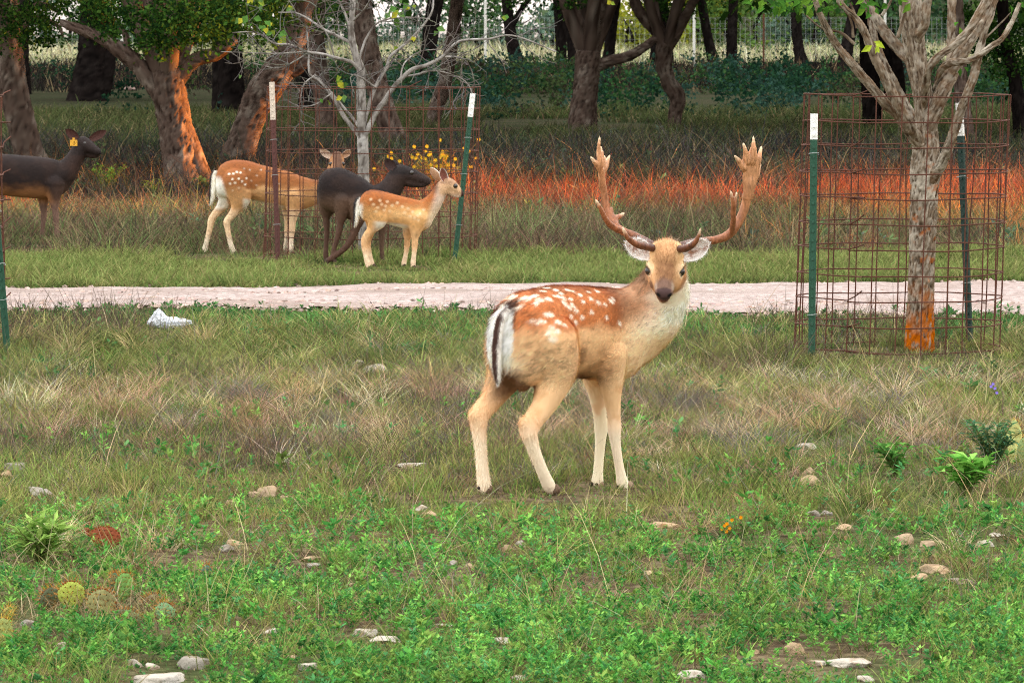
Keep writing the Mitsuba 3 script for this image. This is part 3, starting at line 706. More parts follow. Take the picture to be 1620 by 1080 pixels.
def steel_post(label, foot, top, color, tip_len, tip_color, name='steel_post', facing=0.0, tie=(0.25, 0.6, 0.85)):
    """A studded T post with a painted tip."""
    key = thing(name, label, 'post', 'steel posts holding the wire cages')
    foot, top = np.asarray(foot, float), np.asarray(top, float)
    ax = unit(top - foot)
    sx = unit(np.cross(np.array([math.sin(facing), math.cos(facing), 0]), ax))
    sy = np.cross(ax, sx)
    L = np.linalg.norm(top - foot)

    def bar(a, b, x0, x1, y0, y1, taper=1.0):
        v = []
        for t, k in ((a, 1.0), (b, taper)):
            for (q, w) in ((x0, y0), (x1, y0), (x1, y1), (x0, y1)):
                v.append(foot + ax * t + sx * q * k + sy * w * k)
        f = [[0, 2, 1], [0, 3, 2], [4, 5, 6], [4, 6, 7]]
        for q in range(4):
            f += [[q, (q + 1) % 4, 4 + (q + 1) % 4], [q, 4 + (q + 1) % 4, 4 + q]]
        return np.array(v), np.array(f)

    cut = L - tip_len
    noise_c = lambda v, c: np.clip(np.asarray(c) * (0.75 + 0.5 * meshkit.fbm(v * np.array([40, 40, 9.0]), 2, 5))[:, None], 0.004, 0.9)
    shaft = [(*bar(-0.25, cut, -0.021, 0.021, -0.004, 0.003), 0), (*bar(-0.25, cut, -0.004, 0.004, 0.003, 0.036), 0)]
    nst = int(cut / 0.055)
    for q in range(nst):
        shaft.append((*bar(0.04 + q * 0.055, 0.055 + q * 0.055, -0.007, 0.007, -0.014, -0.004, 0.9), 0))
    v, f, _ = join([(a, b, np.zeros(3)) for a, b, _ in shaft])
    part(key, 'shaft', (v, f), 'painted_metal', noise_c(v, color))
    tip = [bar(cut - 0.002, L, -0.0225, 0.0225, -0.0055, 0.0045), bar(cut - 0.002, L, -0.0055, 0.0055, 0.0045, 0.038)]
    for q in range(max(1, int(tip_len / 0.05))):
        tip.append(bar(cut + 0.02 + q * 0.05, cut + 0.035 + q * 0.05, -0.008, 0.008, -0.017, -0.0055, 0.9))
    v, f, _ = join([(a, b, np.zeros(3)) for a, b in tip])
    part(key, 'painted_tip', (v, f), 'painted_metal', noise_c(v, tip_color))
    for t in tie:
        ang = np.linspace(0, 2 * np.pi, 14)
        p = foot + ax * (cut * t) + np.cos(ang)[:, None] * sx * 0.030 + np.sin(ang)[:, None] * sy * 0.045 + ax * (np.linspace(0, 0.012, 14))[:, None]
        part(key, 'tie_wire', tube(p, 0.0018, 4, cap=False), 'galvanised')
    return key


GREEN_PAINT, WHITE_PAINT, RUSTY = lin(34, 78, 58), lin(238, 238, 234), lin(84, 44, 38)
c1 = W(1419, 560, d_cage)
cage('rusty wire mesh cage round the pale barked tree at the right', c1[0], d_cage, 0.622, 1.52, 26, 11, 1, lean=(0.045, 0.02), a0=-2.15, z0=0.02)
steel_post('green steel post with a white tip standing at the front of the right cage', (*W(1284, 566, 33.62)[:2], gz(W(1284, 566, 33.62)[0], 33.62)), W(1288, 180, 33.62), GREEN_PAINT, 0.15, WHITE_PAINT, facing=0.1, tie=(0.2, 0.93))
steel_post('leaning dark green steel post behind the right limb of the caged tree', (*W(1534, 545, 34.78)[:2], gz(W(1534, 545, 34.78)[0], 34.78)), W(1517, 163, 34.85), lin(30, 58, 52), 0.2, WHITE_PAINT, facing=0.7, tie=(0.3, 0.8))
c2 = W(585, 400, d_bare)
cage('rusty wire mesh cage round the bare white tree, deer standing against it', c2[0], d_bare, 0.915, 1.45, 36, 9, 2, lean=(0.02, 0.0), a0=-1.2, z0=0.02)
pf = W(440, 410, 48.4)
steel_post('rust brown steel post with a worn white tip in front of the spotted doe', (pf[0], 48.4, gz(pf[0], 48.4)), W(430, 130, 48.5), RUSTY, 0.32, lin(206, 192, 176), facing=0.2)
pf = W(719, 408, 48.3)
steel_post('leaning green steel post with a clean white tip at the face of the fawn', (pf[0], 48.3, gz(pf[0], 48.3)), W(748, 148, 48.4), GREEN_PAINT, 0.2, WHITE_PAINT, facing=-0.3)
c3 = W(6, 560, 33.9)
cage('rusty wire mesh cage of which only one side shows at the left edge', c3[0] - 0.62, 33.9, 0.62, 1.55, 26, 11, 3, a0=-0.05, z0=0.0)
pf = W(13, 568, 33.6)
steel_post('leaning green steel post at the left edge beside the rusty wire', (pf[0], 33.6, gz(pf[0], 33.6)), W(-22, 150, 33.6), GREEN_PAINT, 0.15, WHITE_PAINT, facing=0.3, tie=(0.25, 0.4, 0.62))

# ---------------------------------------------------------------- the far game fence
d_f = 187.0
key = thing('game_fence', 'tall wire game fence with pale poles behind the oak trees', 'fence')
top_z = float(1.92 + (55 - 28) / F * d_f)
fx = np.arange(-26, 26, 0.165)
fv = []
for x in fx:
    y = d_f + 0.15 * math.sin(x * 0.3)
    z0 = float(gz(x, y))
    fv.append((*tube(np.array([[x, y, z0], [x, y, top_z]]), 0.0045, 3, cap=False), 0))
for k, z in enumerate(np.r_[0.06, 0.14, 0.24, 0.36, 0.5, 0.66, 0.83, 1.0, 1.17, 1.34, 1.5, 1.66, 1.8]):
    X = np.arange(-26, 26.1, 1.0)
    zz = np.minimum(gz(X, X * 0 + d_f) + z, top_z)
    fv.append((*tube(np.stack([X, d_f + 0.15 * np.sin(X * 0.3), zz], 1), 0.005, 3, cap=False), 0))
v, f, _ = join([(a, b, np.zeros(3)) for a, b, _ in fv])
part(key, 'wire_mesh', (v, f), 'galvanised', stuff=True)
for px, pale, up in ((193, 1, -8), (-110, 1, -8), (478, 1, -8), (768, 1, -14), (1098, 1, -14), (1208, 0, 22), (1400, 1, -8), (1690, 1, -8)):
    p = W(px, 110, d_f - 0.06)
    z1 = 1.92 + (55 - up) / F * d_f
    v, f = tube(np.array([[p[0], p[1], gz(p[0], p[1]) - 0.3], [p[0], p[1], z1]]), 0.045 if pale else 0.035, 8)
    part(key, 'pole', (v, f), 'matte', np.tile(lin(216, 214, 206) if pale else lin(92, 64, 52), (len(v), 1)), smooth=True, label=None if pale else 'rust brown pole')

# ---------------------------------------------------------------- deer: one continuous body each, from blended limbs
class Field:
    """A signed distance on a grid, built by smooth union, and its surface."""

    def __init__(self, lo, hi, h):
        self.lo, self.h = np.asarray(lo, float), h
        self.n = np.ceil((np.asarray(hi) - self.lo) / h).astype(int) + 1
        self.f = np.full(self.n, 1.0, np.float32)

    def window(self, lo, hi):
        a = np.clip(np.floor((np.asarray(lo) - self.lo) / self.h).astype(int), 0, self.n)
        b = np.clip(np.ceil((np.asarray(hi) - self.lo) / self.h).astype(int) + 1, 0, self.n)
        ax = [(self.lo[k] + self.h * np.arange(a[k], b[k])).astype(np.float32) for k in range(3)]
        return tuple(slice(a[k], b[k]) for k in range(3)), np.meshgrid(*ax, indexing='ij', sparse=True)

    def blend(self, sl, g, k):
        a = self.f[sl]
        if k <= 0:
            self.f[sl] = np.minimum(a, g)
            return
        hh = np.maximum(k - np.abs(a - g), 0) / k
        self.f[sl] = np.minimum(a, g) - hh * hh * (k * 0.25)

    def cone(self, a, b, ra, rb, k=0.02):
        a, b = np.asarray(a, float), np.asarray(b, float)
        m = max(ra, rb) + k + 2 * self.h
        sl, (x, y, z) = self.window(np.minimum(a, b) - m, np.maximum(a, b) + m)
        if min(s.stop - s.start for s in sl) <= 0:
            return
        ab = b - a
        t = np.clip(((x - a[0]) * ab[0] + (y - a[1]) * ab[1] + (z - a[2]) * ab[2]) / max(ab @ ab, 1e-9), 0, 1)
        g = np.sqrt((x - a[0] - t * ab[0]) ** 2 + (y - a[1] - t * ab[1]) ** 2 + (z - a[2] - t * ab[2]) ** 2) - (ra + t * (rb - ra))
        self.blend(sl, g, k)

    def chain(self, pts, rads, k=0.02):
        for i in range(len(pts) - 1):
            self.cone(pts[i], pts[i + 1], rads[i], rads[i + 1], k)

    def ball(self, c, axes, radii, k=0.02):
        """An ellipsoid with unit axes in rows."""
        c, m = np.asarray(c, float), max(radii) + k + 2 * self.h
        sl, (x, y, z) = self.window(c - m, c + m)
        q = sum(((x - c[0]) * ax[0] + (y - c[1]) * ax[1] + (z - c[2]) * ax[2]) ** 2 / r ** 2 for ax, r in zip(np.asarray(axes, float), radii))
        q = np.sqrt(q)
        self.blend(sl, (q - 1) * min(radii) * 1.0, k)

    def torso(self, o, yaw, st, k=0.03):
        """Stations (x, top, bottom, half width) along the body axis."""
        st = np.asarray(st, float)
        st = spline(st, 60)
        c, s = math.cos(yaw), math.sin(yaw)
        ends = np.array([[x, y] for x in (st[0, 0] - 0.1, st[-1, 0] + 0.1) for y in (-0.3, 0.3)])
        X, Y = o[0] + ends[:, 0] * c - ends[:, 1] * s, o[1] + ends[:, 0] * s + ends[:, 1] * c
        sl, (x, y, z) = self.window([X.min(), Y.min(), st[:, 2].min() - 0.15], [X.max(), Y.max(), st[:, 1].max() + 0.15])
        xl = (x - o[0]) * c + (y - o[1]) * s
        yl = -(x - o[0]) * s + (y - o[1]) * c
        top, bot, hw = (np.interp(xl, st[:, 0], st[:, q]) for q in (1, 2, 3))
        zc, rz = (top + bot) / 2, np.maximum((top - bot) / 2, 0.005)
        hw = np.maximum(hw, 0.005)
        q = ((np.abs(z - zc) / rz) ** 2.3 + (np.abs(yl) / hw) ** 2.3) ** (1 / 2.3)
        g = (q - 1) * np.minimum(rz, hw)
        over = np.maximum(np.maximum(st[0, 0] - xl, xl - st[-1, 0]), 0)
        g = np.where(over > 0, np.sqrt(np.maximum(g, 0) ** 2 + over ** 2) + np.minimum(g, 0) * 0 + 0.0, g)
        self.blend(sl, g.astype(np.float32), k)

    def mesh(self):
        f, h = self.f, self.h
        s = f < 0
        nx, ny, nz = f.shape
        cells = np.zeros((nx - 1, ny - 1, nz - 1), np.int8)
        for a, b, c in np.ndindex(2, 2, 2):
            cells += s[a:nx - 1 + a, b:ny - 1 + b, c:nz - 1 + c]
        act = np.argwhere((cells > 0) & (cells < 8))
        idx = np.full(cells.shape, -1, np.int32)
        idx[tuple(act.T)] = np.arange(len(act))
        acc, cnt = np.zeros((len(act), 3)), np.zeros(len(act))
        corner = list(np.ndindex(2, 2, 2))
        val = {c: f[act[:, 0] + c[0], act[:, 1] + c[1], act[:, 2] + c[2]].astype(float) for c in corner}
        for c in corner:
            for k in range(3):
                if c[k] == 0:
                    e = list(c)
                    e[k] = 1
                    u, w = val[c], val[tuple(e)]
                    m = (u < 0) != (w < 0)
                    t = np.where(m, u / np.where(m, u - w, 1), 0)
                    p = np.array(c, float) + np.zeros((len(act), 3))
                    p[:, k] += t
                    acc += p * m[:, None]
                    cnt += m
        v = self.lo + h * (act + acc / cnt[:, None])
        faces = []
        for k in range(3):
            a1, a2 = (k + 1) % 3, (k + 2) % 3
            d = [slice(None)] * 3
            e = [slice(None)] * 3
            d[k], e[k] = slice(0, -1), slice(1, None)
            s0, s1 = s[tuple(d)], s[tuple(e)]
            q = np.argwhere(s0 != s1)
            q = q[(q[:, a1] > 0) & (q[:, a2] > 0)]
            q = q[(q[:, a1] < f.shape[a1] - 1) & (q[:, a2] < f.shape[a2] - 1)]
            inside = s0[tuple(q.T)]
            o1, o2 = np.zeros(3, int), np.zeros(3, int)
            o1[a1], o2[a2] = 1, 1
            i00, i10, i11, i01 = (idx[tuple((q - w).T)] for w in (0 * o1, o1, o1 + o2, o2))
            quad = np.stack([i00, i10, i11, i01], 1)
            quad[~inside] = quad[~inside][:, ::-1]
            faces.append(quad)
        q = np.vstack(faces)
        fc = np.vstack([q[:, [0, 1, 2]], q[:, [0, 2, 3]]])
        m = trimesh.Trimesh(v, fc, process=False)
        big = m
        v0 = np.array(big.vertices)
        trimesh.smoothing.filter_taubin(big, iterations=6)
        v1 = np.array(big.vertices)
        far = ~(np.linalg.norm(v1 - v0, axis=1) < 1.2 * h)
        v1[far] = v0[far]
        big.vertices = v1
        if big.volume < 0:
            big.invert()
        return np.array(big.vertices), np.array(big.faces)


def vnormals(v, f):
    n = np.zeros_like(v)
    fn = np.cross(v[f[:, 1]] - v[f[:, 0]], v[f[:, 2]] - v[f[:, 0]])
    for k in range(3):
        np.add.at(n, f[:, k], fn)
    return unit(n)


class Frame:
    """Standing place of a deer: its origin on the ground, seen at column px0 and distance d0, its body axis turned by yaw from +x."""

    def __init__(self, px0, d0, yaw):
        self.d0, self.c, self.s = d0, math.cos(yaw), math.sin(yaw)
        self.yaw = yaw
        self.o = np.array([(px0 - CX) / F * d0 / 1.0, d0, 0.0])

    def to_local(self, p):
        q = np.asarray(p) - self.o
        return np.stack([q[..., 0] * self.c + q[..., 1] * self.s, -q[..., 0] * self.s + q[..., 1] * self.c, q[..., 2]], -1)

    def to_world(self, l):
        l = np.asarray(l, float)
        return np.stack([self.o[0] + l[..., 0] * self.c - l[..., 1] * self.s, self.o[1] + l[..., 0] * self.s + l[..., 1] * self.c, l[..., 2]], -1)

    def at(self, px, py, yl=0.0):
        """World point of a spot of the photograph that lies yl to the left of the body's middle plane."""
        r = ray(px, py)
        r = r / r[1]
        # (r * d) - o has local y = yl
        d = (yl - (self.o[0] * self.s - self.o[1] * self.c)) / (-r[0] * self.s + self.c)
        return np.array([r[0] * d, d, H + r[2] * d])


def mixc(a, b, t):
    t = np.clip(np.asarray(t, float), 0, 1)[:, None]
    return np.asarray(a) * (1 - t) + np.asarray(b) * t


def sst(a, b, x):
    t = np.clip((x - a) / (b - a), 0, 1)
    return t * t * (3 - 2 * t)


def fur(v, f, c, flow, n, length, width, seed, lift=0.22, jit=0.2, calm=None):
    """Short hairs over a coat: thin slivers lying along flow (per vertex)."""
    r = np.random.default_rng(seed)
    a = np.linalg.norm(np.cross(v[f[:, 1]] - v[f[:, 0]], v[f[:, 2]] - v[f[:, 0]]), axis=1)
    tri = r.choice(len(f), n, p=a / a.sum())
    w = r.dirichlet([1, 1, 1], n)
    nv = vnormals(v, f)
    lerp = lambda q: (q[f[tri]] * w[..., None]).sum(1)
    p, nn, fl, cc, ln = lerp(v), unit(lerp(nv)), lerp(flow), lerp(c), lerp(length[:, None])[:, 0]
    fl = unit(fl - nn * (fl * nn).sum(1, keepdims=True) + 0.18 * r.standard_normal((n, 3)))
    L = (ln * r.uniform(0.6, 1.3, n))[:, None]
    side = unit(np.cross(fl, nn) + 0.35 * nn * r.standard_normal((n, 1))) * width * 0.5
    p0 = p - nn * 0.0015
    tip = p + fl * L + nn * L * lift * r.uniform(0.3, 1.5, (n, 1))
    vv = np.stack([p0 - side, p0 + side, tip], 1).reshape(-1, 3)
    ff = np.arange(3 * n).reshape(-1, 3)
    clump = meshkit.fbm(p * 55, 2, seed)[:, None] - 0.5
    k = 1.0 if calm is None else 1 - 0.85 * lerp(calm[:, None])
    col = np.repeat(np.clip(cc * (1 + k * (jit * r.standard_normal((n, 1)) + 0.7 * clump)), 0.004, 0.9), 3, 0)
    return vv, ff, col


def ear_mesh(base, tip, facing, width, thick=0.004, cup=0.45, nu=14, nv=11):
    """A cupped pointed ear, open towards facing. Returns vertices, faces, inner mask (1 inside, 0 outside), edge measure."""
    base, tip = np.asarray(base, float), np.asarray(tip, float)
    L = np.linalg.norm(tip - base)
    ax = unit(tip - base)
    fc = unit(np.asarray(facing, float) - ax * (np.asarray(facing, float) @ ax))
    sd = np.cross(ax, fc)
    u = np.linspace(0, 1, nu)
    prof = width / 2 * np.interp(u, [0, 0.12, 0.35, 0.6, 0.82, 0.95, 1], [0.42, 0.66, 0.97, 1.0, 0.72, 0.34, 0.04])
    vv = np.linspace(-1, 1, nv)
    U, V = np.meshgrid(u, vv, indexing='ij')
    P = prof[:, None]
    curl = cup * (1.25 - 0.6 * U)
    pts = base + ax * (U * L)[..., None] + sd * (P * np.sin(V * 1.25) / math.sin(1.25))[..., None] - fc * (P * curl * (np.cos(V * 1.25) - math.cos(1.25)) * 1.5)[..., None] - fc * (0.10 * L * np.sin(np.pi * U))[..., None] * 0.4
    back = pts - fc * thick
    n = nu * nv
    i, j = np.meshgrid(np.arange(nu - 1), np.arange(nv - 1), indexing='ij')
    a = (i * nv + j).ravel()
    f1 = np.vstack([np.stack([a, a + nv, a + nv + 1], 1), np.stack([a, a + nv + 1, a + 1], 1)])
    rim = np.r_[np.arange(nv), np.arange(1, nu) * nv + nv - 1, (nu - 1) * nv + np.arange(nv - 2, -1, -1), np.arange(nu - 2, 0, -1) * nv]
    r2 = np.roll(rim, -1)
    f = np.vstack([f1, f1[:, ::-1] + n, np.stack([rim, r2, r2 + n], 1), np.stack([rim, r2 + n, rim + n], 1)])
    v = np.vstack([pts.reshape(-1, 3), back.reshape(-1, 3)])
    inner = np.r_[np.ones(n), np.zeros(n)]
    edge = np.r_[np.abs(V).ravel(), np.abs(V).ravel()]
    return v, f, inner, edge, np.r_[U.ravel(), U.ravel()]


def ball_mesh(c, r, sub=2):
    m = trimesh.creation.icosphere(subdivisions=sub, radius=r)
    return np.array(m.vertices) + c, np.array(m.faces)


def hoof(key, fet, toe, r, color):
    """Two toes from the pastern to the ground."""
    fet, toe = np.asarray(fet, float), np.asarray(toe, float)
    ax = unit(toe - fet)
    side = unit(np.cross(ax, [0, 0, 1.0]) if abs(ax[2]) < 0.98 else np.array([1.0, 0, 0]))
    ps = []
    for q in (-1, 1):
        o = side * q * r * 0.48
        p = np.array([fet + o * 0.9, fet + (toe - fet) * 0.45 + o, toe + o * 0.95])
        ps.append((*tube(spline(p, 7), np.array([0.72, 0.8, 0.84, 0.82, 0.72, 0.55, 0.3]) * r, 9), color))
    v, f, c = join(ps)
    part(key, 'hoof', (v, f), 'coat', c * (0.8 + 0.4 * meshkit.noise(v * 60, 3)[:, None]), smooth=True)


# ---------------------------------------------------------------- the fallow buck
def build_buck():
    key = thing('fallow_buck', 'spotted fallow buck with wide palmed antlers, standing in front and looking at the camera', 'deer')
    B = Frame(872, 23.9, math.radians(45))
    P = B.at
    fld = Field(B.o + [-0.55, -0.55, -0.02], B.o + [0.75, 0.80, 1.22], 0.0065)
    st = [(-0.282, 0.70, 0.60, 0.03), (-0.265, 0.760, 0.53, 0.085), (-0.215, 0.812, 0.50, 0.122), (-0.12, 0.848, 0.496, 0.130), (0.0, 0.864, 0.500, 0.138), (0.15, 0.860, 0.476, 0.154), (0.28, 0.850, 0.462, 0.148), (0.38, 0.840, 0.462, 0.122),
          (0.47, 0.824, 0.492, 0.100), (0.55, 0.79, 0.55, 0.075), (0.61, 0.74, 0.61, 0.045), (0.635, 0.70, 0.65, 0.02)]
    fld.torso(B.o, B.yaw, st)
    for s in (-1, 1):                      # thigh, buttock, shoulder masses
        w = lambda x, y, z: B.to_world([x, y * -s, z])
        fld.ball(w(-0.125, -0.078, 0.655), np.eye(3), (0.105, 0.105, 0.160), 0.05)
        fld.ball(w(-0.200, -0.068, 0.60), np.eye(3), (0.076, 0.076, 0.14), 0.05)
        fld.ball(w(0.385, -0.085, 0.64), np.eye(3), (0.075, 0.075, 0.15), 0.05)
    hl = lambda rows, yl: ([P(a, b, yl + (q[0] if q else 0)) for a, b, _, *q in rows], [r / 376.0 for _, _, r, *_ in rows])
    legs = {'right_hind': hl([(868, 540, 46), (876, 575, 37), (874, 605, 27), (861, 640, 18), (843, 667, 13.5), (836, 680, 13), (840, 697, 9.8), (850, 725, 8.2), (861, 752, 8.4), (868, 767, 9.4), (872, 775, 7.0)], -0.105),
            'left_hind': hl([(806, 545, 36), (806, 575, 33), (796, 602, 24), (779, 630, 16), (761, 652, 13.5), (757, 664, 12.8), (758, 684, 9.8), (761, 715, 8.2), (764, 748, 8.4), (766, 767, 9.4), (767, 776, 7.0)], 0.11),
            'right_front': hl([(962, 560, 30), (965, 590, 22), (968, 622, 14), (971, 655, 9.6), (972, 676, 10), (973, 694, 7.8), (977, 722, 6.4), (982, 750, 6.8), (985, 765, 8.6), (988, 773, 6.4)], -0.09),
            'left_front': hl([(944, 590, 24), (945, 622, 13.5), (949, 656, 9.6), (951, 676, 10), (950, 694, 7.8), (948, 722, 6.6), (946, 748, 7), (945, 762, 8.6), (944, 770, 6.4)], 0.085)}
    for nm, (p, r) in legs.items():
        q = spline(np.column_stack([p, r]), 4 * len(p))
        fld.chain(q[:, :3], q[:, 3], 0.010)
    rh, lh = legs['right_hind'][0], legs['left_hind'][0]
    for L_, (hx, hy) in ((rh, (829, 668)), (lh, (750, 655))):    # the point of the hock
        tipp = P(hx, hy, -0.105 if L_ is rh else 0.11)
        fld.cone(L_[5], tipp, 0.026, 0.018, 0.015)
        fld.cone(tipp, L_[3], 0.012, 0.018, 0.03)
    fld.ball(P(828, 606, 0.0), np.eye(3), (0.03, 0.03, 0.034), 0.025)
    # neck and head
    D = 24.16
    neck = [W(990, 520, 24.20), W(1014, 508, 24.22), W(1034, 482, 24.21), W(1048, 455, 24.17), W(1056, 424, 24.13)]
    fld.chain(neck, [0.132, 0.128, 0.106, 0.090, 0.075], 0.05)
    fld.chain([W(1012, 540, 24.19), W(1044, 508, 24.16), W(1060, 472, 24.12), W(1066, 442, 24.08)], [0.080, 0.070, 0.055, 0.046], 0.05)
    E = W(1052, 426, 24.03)
    hf = unit([-0.02, -0.83, -0.56])
    hu = unit(np.array([0.03, 0, 1.0]) - hf * (hf @ np.array([0.03, 0, 1.0])))
    hr = np.cross(hf, hu)
    hr = hr if hr[0] > 0 else -hr
    hp = lambda a, b, c: E + hr * a + hu * b + hf * c            # right, up, forward from between the eyes
    A = np.array([hr, hu, hf])
    fld.ball(hp(0.006, 0.020, -0.055), A, (0.073, 0.062, 0.088), 0.03)
    fld.ball(hp(0.006, 0.052, -0.050), A, (0.052, 0.034, 0.058), 0.03)      # crown between the pedicles
    fld.chain([hp(0, -0.008, -0.01), hp(-0.001, -0.010, 0.055), hp(-0.003, -0.014, 0.115), hp(-0.004, -0.018, 0.150)], [0.059, 0.045, 0.034, 0.029], 0.025)
    fld.chain([hp(0.008, -0.072, -0.045), hp(0.002, -0.068, 0.04), hp(-0.004, -0.058, 0.11), hp(-0.004, -0.056, 0.138)], [0.050, 0.038, 0.024, 0.017], 0.02)
    for s in (-1, 1):
        fld.ball(hp(s * 0.058, 0.020, 0.004), A, (0.022, 0.013, 0.028), 0.014)   # brow
        fld.ball(hp(s * 0.043, -0.035, 0.025), A, (0.026, 0.034, 0.05), 0.03)    # cheek
        fld.cone(hp(s * 0.024 - 0.004, -0.006, 0.155), hp(s * 0.008 - 0.004, -0.012, 0.162), 0.0155, 0.0155, 0.008)   # nostril wings
        fld.cone(hp(s * 0.036 + 0.004, 0.055, -0.045), hp(s * 0.044 + 0.004, 0.080, -0.048), 0.021, 0.0175, 0.02)   # pedicle
    v, f = fld.mesh()
    l = B.to_local(v)
    x, y, z = l.T
    hq = np.stack([(v - E) @ hr, (v - E) @ hu, (v - E) @ hf], 1)
    n1, n2, n3 = meshkit.fbm(l * 14, 3, 1), meshkit.fbm(l * 42, 2, 2), meshkit.fbm(l * np.array([85, 85, 130.0]), 2, 3)
    nz = (n1 - 0.5)
    chestnut, rich, gold, tan, cream, white, brown, dark = lin(184, 112, 64), lin(112, 60, 34), lin(228, 186, 138), lin(230, 196, 154), lin(246, 224, 192), lin(246, 240, 230), lin(124, 80, 48), lin(58, 34, 24)
    zz = z + 0.06 * nz
    c = mixc(gold, chestnut, sst(0.655, 0.735, zz + 0.02 * sst(0.1, 0.3, x)))
    c = mixc(c, rich, 0.6 * sst(0.82, 0.86, zz))
    c = mixc(c, rich, 0.7 * sst(0.18, 0.3, x) * sst(0.46, 0.36, x) * sst(0.66, 0.74, zz))                       # dark saddle behind the shoulder
    c = mixc(c, lin(150, 100, 60), 0.8 * sst(0.06, 0.16, x + 0.1 * nz) * sst(0.29, 0.15, x + 0.1 * nz) * sst(0.67, 0.56, zz) * (0.25 + 1.1 * n2))         # flank
    c = mixc(c, tan, 0.6 * sst(0.03, -0.03, x) * sst(0.66, 0.56, zz))
    c = mixc(c, brown, 0.5 * sst(0.02, -0.05, x) * sst(0.42, 0.52, z) * sst(0.70, 0.62, z) * sst(0.48, 0.66, n3))        # grizzled thigh
    c = mixc(c, brown, 0.75 * sst(-0.02, 0.03, x) * sst(0.10, 0.06, x) * sst(0.66, 0.58, z) * sst(0.40, 0.46, z))
    fr = sst(0.23, 0.37, x + 0.25 * (0.70 - z))
    c = mixc(c, lin(236, 202, 160), fr * sst(0.80, 0.66, zz) * 0.9)
    c = mixc(c, lin(190, 150, 116), fr * sst(0.73, 0.79, zz) * 0.8)
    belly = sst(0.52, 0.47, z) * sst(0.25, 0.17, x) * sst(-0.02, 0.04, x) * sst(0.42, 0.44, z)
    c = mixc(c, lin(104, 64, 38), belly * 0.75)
    # legs
    leg = sst(0.50, 0.40, z)
    c = mixc(c, lin(226, 184, 138), leg * (1 - belly))
    c = mixc(c, lin(240, 216, 188), sst(0.36, 0.20, z + 0.05 * nz))
    c = mixc(c, cream, 0.7 * leg * sst(0.30, 0.34, x))
    c = mixc(c, lin(200, 148, 96), 0.5 * sst(0.27, 0.31, z) * sst(0.47, 0.42, z) * sst(0.5, 0.65, n1))
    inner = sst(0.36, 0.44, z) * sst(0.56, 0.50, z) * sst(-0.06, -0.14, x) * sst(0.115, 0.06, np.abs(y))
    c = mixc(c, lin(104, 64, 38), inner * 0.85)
    # rump patch round the tail, with its dark border
    rp = np.sqrt(((np.abs(y) - 0.02) / np.where(y > 0, 0.10, 0.034)) ** 2 + ((z - 0.655) / 0.120) ** 2)
    rear = sst(-0.165, -0.21, x + 0.10 * np.abs(y))
    c = mixc(c, dark, rear * sst(1.45, 1.25, rp) * sst(0.64, 0.70, z) * 0.9)
    c = mixc(c, white, rear * sst(1.18, 1.05, rp + 0.3 * nz))
    c = mixc(c, cream, sst(-0.14, -0.20, x) * sst(0.50, 0.56, z) * sst(0.62, 0.54, z) * 0.7 * sst(0.14, 0.08, np.abs(y)))
    c = mixc(c, dark, 0.8 * sst(-0.17, -0.23, x) * sst(0.035, 0.015, np.abs(y)) * sst(0.74, 0.78, z))
    # neck
    nk = sst(0.43, 0.52, x) * sst(0.68, 0.74, z) + sst(0.86, 0.89, z)
    nk = np.clip(nk, 0, 1)
    front = sst(-0.02, 0.10, (v[:, 0] - W(1040, 480, 24.2)[0]) + 0.35 * (24.2 - v[:, 1]) - 0.4 * (z - 0.85))
    grey = mixc(lin(164, 128, 98), lin(122, 88, 64), sst(0.35, 0.65, meshkit.fbm(l * np.array([46, 46, 12.0]), 2, 9)))
    c = mixc(c, grey, nk * (1 - front))
    c = mixc(c, lin(244, 230, 206), np.clip(nk + 0.7 * fr * sst(0.6, 0.7, z), 0, 1) * front)
    # face
    a, b, g = hq.T
    hd = sst(-0.13, -0.085, g + 0.5 * np.minimum(b, 0)) * sst(0.125, 0.095, np.abs(a)) * sst(-0.15, -0.125, b) * sst(0.74, 0.78, z) * (1 - sst(-0.05, -0.085, b) * sst(0.045, 0.0, g))
    face = np.tile(lin(198, 150, 106), (len(v), 1))
    face = mixc(face, lin(236, 196, 146), sst(0.03, 0.06, np.abs(a)) * sst(-0.02, 0.03, b))
    face = mixc(face, lin(112, 74, 48), sst(0.058, 0.016, np.abs(a - 0.004)) * sst(0.03, -0.02, b - 0.055) * (0.35 + 0.9 * n2))
    face = mixc(face, lin(164, 112, 72), 0.7 * sst(0.03, 0.05, np.abs(a)) * sst(-0.025, -0.05, b) * sst(0.1, 0.02, g))
    face = mixc(face, lin(118, 90, 76), sst(0.09, 0.125, g) * sst(-0.05, -0.035, b))
    face = mixc(face, lin(236, 220, 196), sst(-0.075, -0.095, b) * sst(0.12, 0.06, g))
    face = mixc(face, lin(226, 204, 180), sst(0.095, 0.12, g) * sst(0.15, 0.135, g) * sst(0.026, 0.034, np.abs(a + 0.003)) * sst(-0.04, -0.02, b) * 0.3)
    nose = sst(0.152, 0.160, g + 0.25 * np.abs(b + 0.012)) * sst(-0.036, -0.031, b) * sst(0.034, 0.028, np.abs(a + 0.004))
    face = mixc(face, lin(72, 52, 50), nose)
    for s in (-1, 1):
        nd = np.sqrt(((a - s * 0.0235 + 0.004) / 0.0085) ** 2 + ((b + 0.008 - 0.3 * (np.abs(a + 0.004) - 0.0235)) / 0.0075) ** 2)
        face = mixc(face, lin(18, 12, 12), sst(1.25, 0.85, nd) * sst(0.13, 0.145, g))
    face = mixc(face, lin(96, 34, 36), sst(0.10, 0.12, g) * sst(-0.039, -0.042, b) * sst(-0.053, -0.049, b) * sst(0.026, 0.02, np.abs(a + 0.004)))
    face = mixc(face, lin(150, 120, 104), sst(-0.052, -0.056, b) * sst(0.09, 0.11, g))
